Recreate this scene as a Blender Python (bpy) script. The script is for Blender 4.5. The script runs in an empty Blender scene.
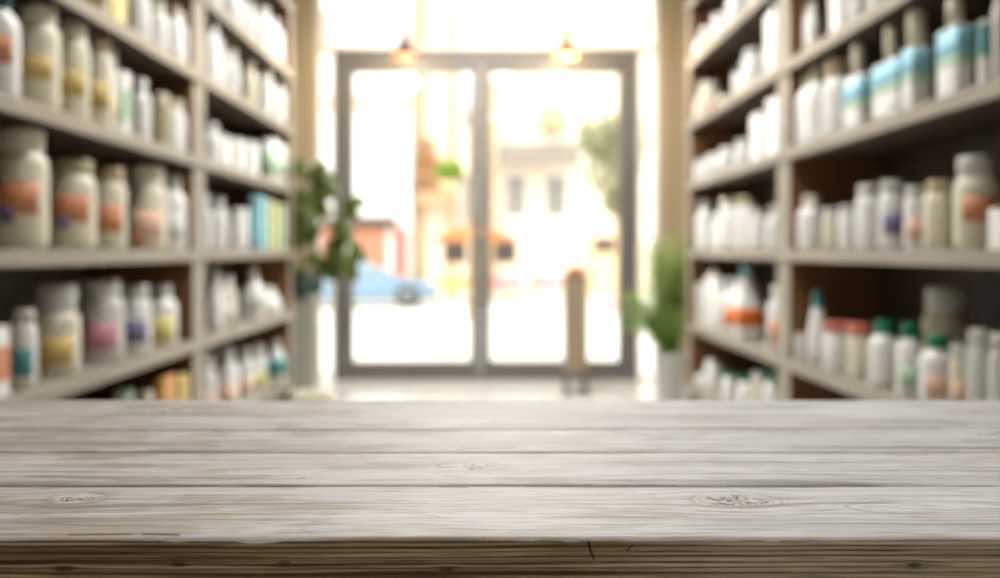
import bpy, bmesh, math, random
from mathutils import Vector, Matrix, noise
sc = bpy.context.scene
COL = sc.collection
PI = math.pi

# ------------------------------------------------------------------ camera
cam_d = bpy.data.cameras.new('camera')
cam = bpy.data.objects.new('camera', cam_d)
COL.objects.link(cam)
cam.location = (0, 0, 1.05)
cam.rotation_euler = (math.radians(90), 0, 0)
cam_d.sensor_width = 36.0
cam_d.lens = 36.0
cam_d.shift_x = 0.013
cam_d.shift_y = -0.039
cam_d.clip_start = 0.02
cam_d.clip_end = 300
cam_d.dof.use_dof = True
cam_d.dof.focus_distance = 0.585
cam_d.dof.aperture_fstop = 4.1
sc.camera = cam

# ------------------------------------------------------------------ world, sun, exposure
w = bpy.data.worlds.new('sky')
sc.world = w
w.use_nodes = True
bg = w.node_tree.nodes['Background']
bg.inputs[0].default_value = (1.0, 0.985, 0.96, 1)
bg.inputs[1].default_value = 3.0
sun_d = bpy.data.lights.new('sun', 'SUN')
sun_d.energy = 2.0
sun_d.angle = math.radians(3)
sun_d.color = (1.0, 0.95, 0.86)
sun = bpy.data.objects.new('sun', sun_d)
COL.objects.link(sun)
sun.rotation_euler = (math.radians(48), 0, math.radians(-25))
sc.view_settings.view_transform = 'Standard'
sc.view_settings.look = 'None'
sc.view_settings.exposure = 0.0
sc.view_settings.gamma = 1.0
sc.view_settings.use_curve_mapping = False
sc.cycles.use_denoising = True
sc.cycles.sample_clamp_indirect = 6.0
sc.cycles.max_bounces = 8

# ------------------------------------------------------------------ materials
def lin(c):
    return tuple((v / 12.92 if v <= 0.04045 else ((v + 0.055) / 1.055) ** 2.4) for v in [q / 255.0 for q in c])

class NT:
    """small helper around a node tree"""
    def __init__(s, name):
        s.m = bpy.data.materials.new(name)
        s.m.use_nodes = True
        s.t = s.m.node_tree
        s.b = s.t.nodes['Principled BSDF']
        s.out = s.t.nodes['Material Output']
    def n(s, ty, **kw):
        nd = s.t.nodes.new(ty)
        for k, v in kw.items():
            setattr(nd, k, v)
        return nd
    def put(s, sock, v):
        if isinstance(v, bpy.types.NodeSocket):
            s.t.links.new(v, sock)
        elif isinstance(v, (tuple, list)):
            sock.default_value = tuple(v) + ((1,) if len(v) == 3 and sock.type == 'RGBA' else ())
        else:
            sock.default_value = v
    def math(s, op, a, b=0.0, c=0.0, clamp=False):
        nd = s.n('ShaderNodeMath', operation=op)
        nd.use_clamp = clamp
        s.put(nd.inputs[0], a); s.put(nd.inputs[1], b); s.put(nd.inputs[2], c)
        return nd.outputs[0]
    def add(s, a, b): return s.math('ADD', a, b)
    def sub(s, a, b): return s.math('SUBTRACT', a, b)
    def mul(s, a, b): return s.math('MULTIPLY', a, b)
    def vec(s, x, y, z):
        nd = s.n('ShaderNodeCombineXYZ')
        s.put(nd.inputs[0], x); s.put(nd.inputs[1], y); s.put(nd.inputs[2], z)
        return nd.outputs[0]
    def coords(s):
        tc = s.n('ShaderNodeTexCoord')
        sp = s.n('ShaderNodeSeparateXYZ')
        s.put(sp.inputs[0], tc.outputs['Object'])
        return sp.outputs[0], sp.outputs[1], sp.outputs[2], tc.outputs['Object']
    def noise(s, v, scale=1.0, detail=4.0, rough=0.5, dist=0.0):
        nd = s.n('ShaderNodeTexNoise')
        s.put(nd.inputs['Vector'], v)
        nd.inputs['Scale'].default_value = scale
        nd.inputs['Detail'].default_value = detail
        nd.inputs['Roughness'].default_value = rough
        nd.inputs['Distortion'].default_value = dist
        return nd.outputs[0]
    def ramp(s, f, stops, interp='LINEAR'):
        nd = s.n('ShaderNodeValToRGB')
        nd.color_ramp.interpolation = interp
        els = nd.color_ramp.elements
        while len(els) < len(stops):
            els.new(0.5)
        for e, (p, c) in zip(els, stops):
            e.position = p
            e.color = (c[0], c[1], c[2], 1) if isinstance(c, (tuple, list)) else (c, c, c, 1)
        s.put(nd.inputs[0], f)
        return nd.outputs[0]
    def mix(s, f, a, b):
        nd = s.n('ShaderNodeMix', data_type='RGBA')
        s.put(nd.inputs[0], f); s.put(nd.inputs[6], a); s.put(nd.inputs[7], b)
        return nd.outputs[2]
    def smooth(s, f, lo, hi, a=0.0, b=1.0):
        nd = s.n('ShaderNodeMapRange', interpolation_type='SMOOTHSTEP')
        s.put(nd.inputs[0], f)
        nd.inputs[1].default_value = lo; nd.inputs[2].default_value = hi
        nd.inputs[3].default_value = a; nd.inputs[4].default_value = b
        return nd.outputs[0]
    def bump(s, h, strength=0.3, dist=0.001):
        nd = s.n('ShaderNodeBump')
        nd.inputs['Strength'].default_value = strength
        nd.inputs['Distance'].default_value = dist
        s.put(nd.inputs['Height'], h)
        s.put(s.b.inputs['Normal'], nd.outputs[0])

MATS = {}
def mat(name, rgb, rough=0.5, metal=0.0, vary=0.06, scale=8.0, coat=0.0):
    """plain procedural material with a light mottle"""
    if name in MATS:
        return MATS[name]
    k = NT(name)
    x, y, z, P = k.coords()
    f = k.noise(P, scale, 4.0)
    c = lin(rgb)
    a = tuple(v * (1 - vary) for v in c); b = tuple(min(1, v * (1 + vary)) for v in c)
    k.put(k.b.inputs['Base Color'], k.ramp(f, [(0.3, a), (0.7, b)]))
    k.b.inputs['Roughness'].default_value = rough
    k.b.inputs['Metallic'].default_value = metal
    k.b.inputs['Coat Weight'].default_value = coat
    MATS[name] = k.m
    return k.m

def glass_mat():
    k = NT('window_glass')
    k.t.nodes.remove(k.b)
    tr = k.n('ShaderNodeBsdfTransparent'); tr.inputs[0].default_value = (0.97, 0.98, 0.97, 1)
    gl = k.n('ShaderNodeBsdfGlossy'); gl.inputs['Roughness'].default_value = 0.02
    fr = k.n('ShaderNodeFresnel'); fr.inputs[0].default_value = 1.45
    mx = k.n('ShaderNodeMixShader')
    k.put(mx.inputs[0], fr.outputs[0]); k.put(mx.inputs[1], tr.outputs[0]); k.put(mx.inputs[2], gl.outputs[0])
    k.put(k.out.inputs[0], mx.outputs[0])
    return k.m
GLASS = glass_mat()

def emit_mat(name, rgb, strength):
    k = NT(name)
    k.put(k.b.inputs['Base Color'], (0.8, 0.8, 0.8))
    k.put(k.b.inputs['Emission Color'], lin(rgb))
    k.b.inputs['Emission Strength'].default_value = strength
    return k.m

def grain_mat(name, dark, light, axis=0, rough=0.55, fine=60.0, bump=0.25):
    """simple sawn timber: streaks running along one axis"""
    if name in MATS:
        return MATS[name]
    k = NT(name)
    co = list(k.coords()[:3])
    o = [k.mul(c, fine) for c in co]
    o[axis] = k.mul(co[axis], 2.0)
    f = k.noise(k.vec(*o), 1.0, 5.0, 0.6, 0.4)
    k.put(k.b.inputs['Base Color'], k.ramp(f, [(0.3, lin(dark)), (0.7, lin(light))]))
    k.b.inputs['Roughness'].default_value = rough
    k.bump(f, bump, 0.001)
    MATS[name] = k.m
    return k.m

# ------------------------------------------------------------------ mesh helpers
def add_box(bm, x0, x1, y0, y1, z0, z1, bev=0.0, mi=0, seg=2):
    vs = [bm.verts.new((x, y, z)) for x in (x0, x1) for y in (y0, y1) for z in (z0, z1)]
    fs = []
    for q in ((0, 1, 3, 2), (4, 6, 7, 5), (0, 4, 5, 1), (2, 3, 7, 6), (0, 2, 6, 4), (1, 5, 7, 3)):
        f = bm.faces.new([vs[i] for i in q]); f.material_index = mi; fs.append(f)
    if bev > 0:
        es = list({e for f in fs for e in f.edges})
        r = bmesh.ops.bevel(bm, geom=es, offset=bev, segments=seg, profile=0.5, affect='EDGES')
        for f in r['faces']:
            f.material_index = mi
            f.smooth = True
    return fs

def add_lathe(bm, prof, n=28, c=(0, 0, 0), mi=0, sx=1.0, sy=1.0):
    """prof: list of (r, z); closed at the ends when r is 0"""
    rings = []
    for r, z in prof:
        if r < 1e-6:
            rings.append([bm.verts.new((c[0], c[1], c[2] + z))])
        else:
            rings.append([bm.verts.new((c[0] + sx * r * math.cos(2 * PI * i / n), c[1] + sy * r * math.sin(2 * PI * i / n), c[2] + z)) for i in range(n)])
    for a, b in zip(rings, rings[1:]):
        for i in range(n):
            j = (i + 1) % n
            if len(a) == 1 and len(b) == 1:
                continue
            if len(a) == 1:
                f = bm.faces.new((a[0], b[j], b[i]))
            elif len(b) == 1:
                f = bm.faces.new((a[i], a[j], b[0]))
            else:
                f = bm.faces.new((a[i], a[j], b[j], b[i]))
            f.smooth = True; f.material_index = mi

def add_tube(bm, pts, r, n=8, mi=0, r1=None):
    """swept tube through points, optional taper to r1"""
    pts = [Vector(p) for p in pts]
    rings = []
    for i, p in enumerate(pts):
        d = (pts[min(i + 1, len(pts) - 1)] - pts[max(i - 1, 0)]).normalized()
        u = d.orthogonal().normalized(); v = d.cross(u)
        if rings:
            u = (pu - d * pu.dot(d)).normalized(); v = d.cross(u)
        pu = u
        rr = r if r1 is None else r + (r1 - r) * i / (len(pts) - 1)
        rings.append([bm.verts.new(p + (u * math.cos(2 * PI * k / n) + v * math.sin(2 * PI * k / n)) * rr) for k in range(n)])
    for a, b in zip(rings, rings[1:]):
        for k in range(n):
            f = bm.faces.new((a[k], a[(k + 1) % n], b[(k + 1) % n], b[k])); f.smooth = True; f.material_index = mi
    for ring, rev in ((rings[0], True), (rings[-1], False)):
        f = bm.faces.new(ring[::-1] if rev else ring); f.material_index = mi

def build(name, bm, mats, parent=None, loc=None):
    bmesh.ops.recalc_face_normals(bm, faces=bm.faces[:])
    me = bpy.data.meshes.new(name)
    bm.to_mesh(me); bm.free()
    for m in (mats if isinstance(mats, (list, tuple)) else [mats]):
        me.materials.append(m)
    o = bpy.data.objects.new(name, me)
    COL.objects.link(o)
    if parent is not None:
        o.parent = parent
    if loc is not None:
        o.location = loc
    return o

def box(name, dims, m, parent=None, bev=0.0):
    bm = bmesh.new(); add_box(bm, *dims, bev=bev)
    return build(name, bm, m, parent)

def tag(o, label, cat, group=None):
    o['label'] = label; o['category'] = cat
    if group: o['group'] = group
    return o

def thing(name, label, cat, loc=(0, 0, 0), rz=0.0, group=None):
    o = bpy.data.objects.new(name, None)
    o.empty_display_size = 0.05
    COL.objects.link(o)
    o.location = loc; o.rotation_euler = (0, 0, rz)
    return tag(o, label, cat, group)

def struct(name, bm_or_dims, m, parent=None):
    if isinstance(bm_or_dims, tuple):
        bm = bmesh.new(); add_box(bm, *bm_or_dims)
    else:
        bm = bm_or_dims
    o = build(name, bm, m, parent)
    if parent is None: o['kind'] = 'structure'
    return o

# ------------------------------------------------------------------ room shell
YD = 8.08                 # inner face of the glazed front
M_WALL = mat('beige_wall_paint', (166, 152, 124), 0.8, vary=0.03, scale=3)
M_CEIL = mat('white_ceiling_paint', (235, 232, 224), 0.9, vary=0.02)
M_FRAME = mat('grey_bronze_door_metal', (106, 105, 102), 0.4, 0.0, vary=0.04)
M_WHITE = mat('white_frame_paint', (238, 236, 230), 0.45, vary=0.02)

def floor_mat():
    k = NT('polished_pale_floor')
    x, y, z, P = k.coords()
    br = k.n('ShaderNodeTexBrick')
    k.put(br.inputs['Vector'], P)
    br.offset = 0.0
    br.inputs['Scale'].default_value = 1.0
    br.inputs['Brick Width'].default_value = 0.6
    br.inputs['Row Height'].default_value = 0.6
    br.inputs['Mortar Size'].default_value = 0.004
    br.inputs['Color1'].default_value = (0.80, 0.80, 0.79, 1)
    br.inputs['Color2'].default_value = (0.84, 0.84, 0.83, 1)
    br.inputs['Mortar'].default_value = (0.55, 0.54, 0.52, 1)
    f = k.noise(P, 5, 5)
    k.put(k.b.inputs['Base Color'], k.mix(k.mul(f, 0.25), br.outputs[0], (0.68, 0.67, 0.66)))
    k.b.inputs['Roughness'].default_value = 0.16
    return k.m
struct('floor', (-1.62, 1.66, -2.5, YD + 0.14, -0.1, 0.0), floor_mat())
struct('ceiling', (-1.62, 1.66, -2.5, YD + 0.14, 3.4, 3.5), M_CEIL)
struct('wall_left', (-1.72, -1.62, -2.5, YD + 0.14, -0.1, 3.5), M_WALL)
struct('wall_right', (1.66, 1.76, -2.5, YD + 0.14, -0.1, 3.5), M_WALL)
struct('wall_back', (-1.62, 1.66, -2.6, -2.5, 0, 3.4), M_WALL)

def pilaster(x0, x1):
    """panelled wall strip beside the glazing"""
    bm = bmesh.new()
    add_box(bm, x0, x1, YD - 0.02, YD + 0.14, 0, 3.4)
    wdt = x1 - x0
    for q in (0.18, 0.62):
        add_box(bm, x0 + wdt * q, x0 + wdt * (q + 0.2), YD - 0.035, YD - 0.02, 0.12, 3.4, bev=0.004)
    return bm
struct('wall_front_left', pilaster(-1.62, -1.375), M_WALL)
struct('wall_front_right', pilaster(1.385, 1.66), M_WALL)
struct('baseboard_left', (-1.62, -1.604, 6.35, YD - 0.04, 0, 0.12), M_WHITE)
struct('baseboard_right', (1.644, 1.66, 6.35, YD - 0.04, 0, 0.12), M_WHITE)

# glazed front: transom, sidelights and the frame of the two doors
XL, XC, XR, ZT = -1.228, -0.052, 1.212, 2.67
def frame_rect(bm, x0, x1, y0, y1, z0, z1, t):
    add_box(bm, x0, x0 + t, y0, y1, z0, z1, bev=0.003)
    add_box(bm, x1 - t, x1, y0, y1, z0, z1, bev=0.003)
    add_box(bm, x0 + t, x1 - t, y0, y1, z1 - t, z1, bev=0.003)
    add_box(bm, x0 + t, x1 - t, y0, y1, z0, z0 + t, bev=0.003)
def window(name, x0, x1, z0, z1, t, mullions=()):
    bm = bmesh.new(); frame_rect(bm, x0, x1, YD + 0.02, YD + 0.10, z0, z1, t)
    for q in mullions:
        add_box(bm, q - 0.012, q + 0.012, YD + 0.03, YD + 0.09, z0 + t, z1 - t)
    f = build(name, bm, M_WHITE); f['kind'] = 'structure'
    box('glass_pane', (x0 + t, x1 - t, YD + 0.055, YD + 0.063, z0 + t, z1 - t), GLASS, f)
window('window_1', -1.375, 1.385, ZT + 0.005, 3.4, 0.03, (-0.052,))
window('window_2', -1.375, XL - 0.005, 0.0, ZT, 0.022)
window('window_3', XR + 0.005, 1.385, 0.0, ZT, 0.022)

bm = bmesh.new()
add_box(bm, XL, XL + 0.05, YD, YD + 0.12, 0, ZT, bev=0.004)
add_box(bm, XR - 0.05, XR, YD, YD + 0.12, 0, ZT, bev=0.004)
add_box(bm, XL + 0.05, XR - 0.05, YD, YD + 0.12, ZT - 0.08, ZT, bev=0.004)
add_box(bm, XL + 0.05, XR - 0.05, YD, YD + 0.12, 0.0, 0.03, bev=0.004)
struct('trim_1', bm, M_FRAME)

M_HANDLE = mat('brushed_handle_metal', (150, 140, 125), 0.3, 0.8)
def door(name, x0, x1, hx):
    bm = bmesh.new()
    y0, y1 = YD + 0.02, YD + 0.08
    st, zb, zt = 0.092, 0.115, 0.10
    z0, z1 = 0.032, ZT - 0.082
    add_box(bm, x0, x0 + (st if x0 < -1 else 0.078), y0, y1, z0, z1, bev=0.004)
    add_box(bm, x1 - (st if x1 > 1 else 0.078), x1, y0, y1, z0, z1, bev=0.004)
    add_box(bm, x0 + 0.075, x1 - 0.075, y0, y1, z1 - zt, z1, bev=0.004)
    add_box(bm, x0 + 0.075, x1 - 0.075, y0, y1, z0, z0 + zb, bev=0.004)
    d = build(name, bm, M_FRAME); d['kind'] = 'structure'
    box('glass_pane', (x0 + 0.07, x1 - 0.07, YD + 0.046, YD + 0.054, z0 + zb - 0.01, z1 - zt + 0.01), GLASS, d)
    bm = bmesh.new()
    add_tube(bm, [(hx, YD - 0.03, 0.85), (hx, YD - 0.03, 1.25)], 0.012, 10)
    for z in (0.9, 1.2):
        add_tube(bm, [(hx, YD - 0.03, z), (hx, y0 + 0.002, z)], 0.008, 8)
    build('door_handle', bm, M_HANDLE, d)
door('door_1', XL + 0.052, XC - 0.003, XC - 0.045)
door('door_2', XC + 0.003, XR - 0.052, XC + 0.045)

# ceiling lamps along the aisle, plus an added fill light behind the viewer
M_DIFF = emit_mat('ceiling_lamp_diffuser', (255, 254, 252), 28.0)
M_FILL = emit_mat('added_fill_diffuser', (255, 251, 245), 8.0)
for (y, lb) in ((-0.9, 'flat rectangular fill light added behind the viewer to brighten the counter front'),
                (3.3, 'flat rectangular ceiling lamp above the aisle, nearest the counter'),
                (5.2, 'flat rectangular ceiling lamp at the middle of the aisle'),
                (6.5, 'flat rectangular ceiling lamp in front of the glass doors')):
    t = thing('ceiling_lamp', lb, 'ceiling lamp', (0, y, 3.4), 0, 'ceiling lamps over the aisle')
    bm = bmesh.new()
    for d in ((-0.33, -0.30, -0.63, 0.63), (0.30, 0.33, -0.63, 0.63), (-0.30, 0.30, -0.63, -0.60), (-0.30, 0.30, 0.60, 0.63)):
        add_box(bm, d[0], d[1], d[2], d[3], -0.05, 0.0, bev=0.002)
    build('lamp_frame', bm, M_WHITE, t)
    box('diffuser', (-0.299, 0.299, -0.599, 0.599, -0.04, -0.03), M_FILL if y < 0 else M_DIFF, t)

# warm pendant lamps by the transom
M_COPPER = mat('copper_lamp_shade', (92, 54, 30), 0.6, 0.1)
M_COPPER2 = mat('pale_brass_lamp_shade', (150, 112, 68), 0.6, 0.1)
M_CORD = mat('pale_lamp_cord', (190, 170, 140), 0.7)
M_BULB = emit_mat('warm_bulb', (255, 196, 120), 2.0)
def pendant(px, mm, lb, e):
    t = thing('pendant_lamp', lb, 'pendant lamp', (px, 7.70, 3.4), 0, 'pendant lamps before the doors')
    zt = 2.78 - 3.4
    bm = bmesh.new(); add_tube(bm, [(0, 0, 0), (0, 0, zt)], 0.004, 8); add_lathe(bm, [(0, 0), (0.045, 0), (0.045, -0.02), (0, -0.03)], 16)
    build('cord', bm, M_CORD, t)
    bm = bmesh.new()
    add_lathe(bm, [(0.0, zt + 0.005), (0.022, zt), (0.026, zt - 0.09), (0.045, zt - 0.14), (0.085, zt - 0.215), (0.092, zt - 0.24), (0.088, zt - 0.24), (0.08, zt - 0.212), (0.04, zt - 0.14), (0.02, zt - 0.09), (0.0, zt - 0.07)], 28)
    build('lamp_shade', bm, mm, t)
    bm = bmesh.new(); add_lathe(bm, [(0, zt - 0.12), (0.014, zt - 0.13), (0.03, zt - 0.18), (0.028, zt - 0.205), (0, zt - 0.222)], 16)
    build('bulb', bm, M_BULB, t)
    l = bpy.data.lights.new('pendant_light', 'POINT'); l.energy = e; l.color = (1.0, 0.74, 0.48); l.shadow_soft_size = 0.05
    o = bpy.data.objects.new('pendant_light', l); COL.objects.link(o); o.parent = t; o.location = (0, 0.0, zt - 0.29)
pendant(-0.635, M_COPPER, 'copper cone pendant lamp before the transom, above the left door', 22)
pendant(0.61, M_COPPER2, 'pale brass cone pendant lamp before the transom, above the right door', 26)

# ------------------------------------------------------------------ shelving
M_PALE = grain_mat('pale_greige_shelf_laminate', (130, 121, 105), (156, 147, 130), 1, 0.45, 40, 0.1)
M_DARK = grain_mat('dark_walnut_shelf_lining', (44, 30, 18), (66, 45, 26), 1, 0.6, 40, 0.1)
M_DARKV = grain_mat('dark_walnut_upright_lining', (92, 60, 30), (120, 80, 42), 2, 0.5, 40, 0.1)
XF = {-1: 1.20, 1: 1.23}                      # front planes
LV = {-1: (0.24, 0.66, 1.03, 1.417, 1.77, 2.115), 1: (0.22, 0.587, 1.03, 1.44, 1.80, 2.17)}   # shelf heights (middle of each board)
TB = 0.042                                     # board thickness
DEP = 0.38
def side_box(bm, s, x0, x1, y0, y1, z0, z1, bev=0.0, mi=0):
    a, b = sorted((s * x0, s * x1))
    return add_box(bm, a, b, y0, y1, z0, z1, bev=bev, mi=mi)
def shelving_unit(s, y0, y1, lb):
    xf = XF[s]
    t = thing('shelving_unit', lb, 'shelves', (0, 0, 0), 0, 'shelving units along both sides of the aisle')
    for (a, b) in ((y0, y0 + 0.085), (y1 - 0.085, y1)):
        bm = bmesh.new()
        side_box(bm, s, xf, xf + DEP, a, b, 0, 2.55)
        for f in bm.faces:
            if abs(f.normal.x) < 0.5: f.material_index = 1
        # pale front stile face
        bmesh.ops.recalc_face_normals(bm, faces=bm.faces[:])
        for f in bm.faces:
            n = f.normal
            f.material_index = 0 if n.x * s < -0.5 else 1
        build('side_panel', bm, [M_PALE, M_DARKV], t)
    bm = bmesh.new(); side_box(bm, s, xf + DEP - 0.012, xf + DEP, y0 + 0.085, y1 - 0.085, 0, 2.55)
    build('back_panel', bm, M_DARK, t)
    for z in LV[s] + (2.53,):
        bm = bmesh.new()
        side_box(bm, s, xf + 0.0, xf + DEP - 0.013, y0 + 0.0855, y1 - 0.0855, z - TB / 2, z + TB / 2)
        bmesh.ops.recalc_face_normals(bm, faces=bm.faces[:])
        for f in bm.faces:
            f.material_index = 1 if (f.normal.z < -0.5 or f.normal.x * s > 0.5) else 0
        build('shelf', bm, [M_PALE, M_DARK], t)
        bm = bmesh.new()
        side_box(bm, s, xf - 0.012, xf - 0.0002, y0 if y0 < 3 else y0, y1, z - TB / 2 - 0.003, z + TB / 2, bev=0.003)
        build('front_edging', bm, M_PALE, t)
    bm = bmesh.new(); side_box(bm, s, xf + 0.03, xf + 0.05, y0 + 0.086, y1 - 0.086, 0, LV[s][0] - TB / 2 - 0.001)
    build('plinth', bm, M_DARK, t)
YU = {-1: (2.20, 4.17, 6.16), 1: (2.20, 4.15, 6.13)}
shelving_unit(-1, YU[-1][0], YU[-1][1], 'tall brown open shelving unit full of bottles, left wall, nearer the counter')
shelving_unit(-1, YU[-1][1] + 0.001, YU[-1][2], 'tall brown open shelving unit on the left wall, beside the leafy plant')
shelving_unit(1, YU[1][0], YU[1][1], 'tall brown open shelving unit on the right wall, holding the teal banded bottles')
shelving_unit(1, YU[1][1] + 0.001, YU[1][2], 'tall brown open shelving unit on the right wall, beside the feathery plant')

# ------------------------------------------------------------------ goods on the shelves
PC = {'white': (238, 238, 234), 'cream': (222, 216, 194), 'grey': (200, 200, 192), 'olive': (176, 168, 132), 'tan': (190, 172, 140),
      'yellow': (206, 180, 110), 'orange': (206, 136, 96), 'peach': (226, 188, 164), 'red': (190, 104, 88), 'pink': (200, 140, 156),
      'purple': (120, 112, 150), 'teal': (76, 146, 146), 'lightblue': (140, 196, 214), 'blue': (80, 110, 160), 'green': (0, 118, 80),
      'darkteal': (30, 84, 90), 'mint': (176, 206, 176), 'amber': (196, 140, 60), 'clear': (206, 210, 200), 'deeporange': (208, 104, 30), 'black': (40, 42, 40), 'lemon': (222, 208, 130)}
def plastic(c, r=0.35):
    return mat(c + '_plastic', PC[c], r, 0, 0.02, 30)
def paper(c):
    return mat(c + '_label_paper', PC[c], 0.6, 0, 0.03, 60)

def add_band(bm, r, z0, z1, a0, a1, n=20, t=0.0012, sx=1.0, sy=1.0, mi=0, nz=1):
    """curved label: a thin band wrapped part of the way round"""
    def ring(rr, z):
        return [bm.verts.new((sx * rr * math.cos(a0 + (a1 - a0) * i / n), sy * rr * math.sin(a0 + (a1 - a0) * i / n), z)) for i in range(n + 1)]
    A, B = ring(r + t, z0), ring(r + t, z1); C, D = ring(r, z0), ring(r, z1)
    for i in range(n):
        for q in ((A[i], A[i + 1], B[i + 1], B[i]), (C[i + 1], C[i], D[i], D[i + 1]), (B[i], B[i + 1], D[i + 1], D[i]), (A[i + 1], A[i], C[i], C[i + 1])):
            f = bm.faces.new(q); f.material_index = mi; f.smooth = True
    for i in (0, n):
        f = bm.faces.new((A[i], B[i], D[i], C[i])); f.material_index = mi

def ribbed_cap(bm, r, z0, z1, n=36):
    prof_n = [(0.94, 0.0), (1.0, 0.04), (1.0, 0.86), (0.93, 0.97), (0.85, 1.0)]
    rings = []
    for (k, f) in prof_n:
        rings.append([bm.verts.new(((r * k * (1.0 - (0.025 if i % 2 and 0.02 < f < 0.9 else 0))) * math.cos(2 * PI * i / n),
                                    (r * k * (1.0 - (0.025 if i % 2 and 0.02 < f < 0.9 else 0))) * math.sin(2 * PI * i / n), z0 + (z1 - z0) * f)) for i in range(n)])
    for a, b in zip(rings, rings[1:]):
        for i in range(n):
            f = bm.faces.new((a[i], a[(i + 1) % n], b[(i + 1) % n], b[i])); f.smooth = True
    bm.faces.new(rings[-1]); bm.faces.new(rings[0][::-1])

def sq_ring(bm, hx, hy, z, r):
    """rounded rectangle ring"""
    pts = []
    for cx, cy, a in ((1, 1, 0), (-1, 1, 1), (-1, -1, 2), (1, -1, 3)):
        for k in range(5):
            an = (a + k / 4) * PI / 2
            pts.append(bm.verts.new((cx * (hx - r) + r * math.cos(an), cy * (hy - r) + r * math.sin(an), z)))
    return pts
def sq_loft(bm, secs):
    rings = [sq_ring(bm, *q) for q in secs]
    for a, b in zip(rings, rings[1:]):
        n = len(a)
        for i in range(n):
            f = bm.faces.new((a[i], a[(i + 1) % n], b[(i + 1) % n], b[i])); f.smooth = True
    bm.faces.new(rings[0][::-1]); bm.faces.new(rings[-1])

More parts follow.
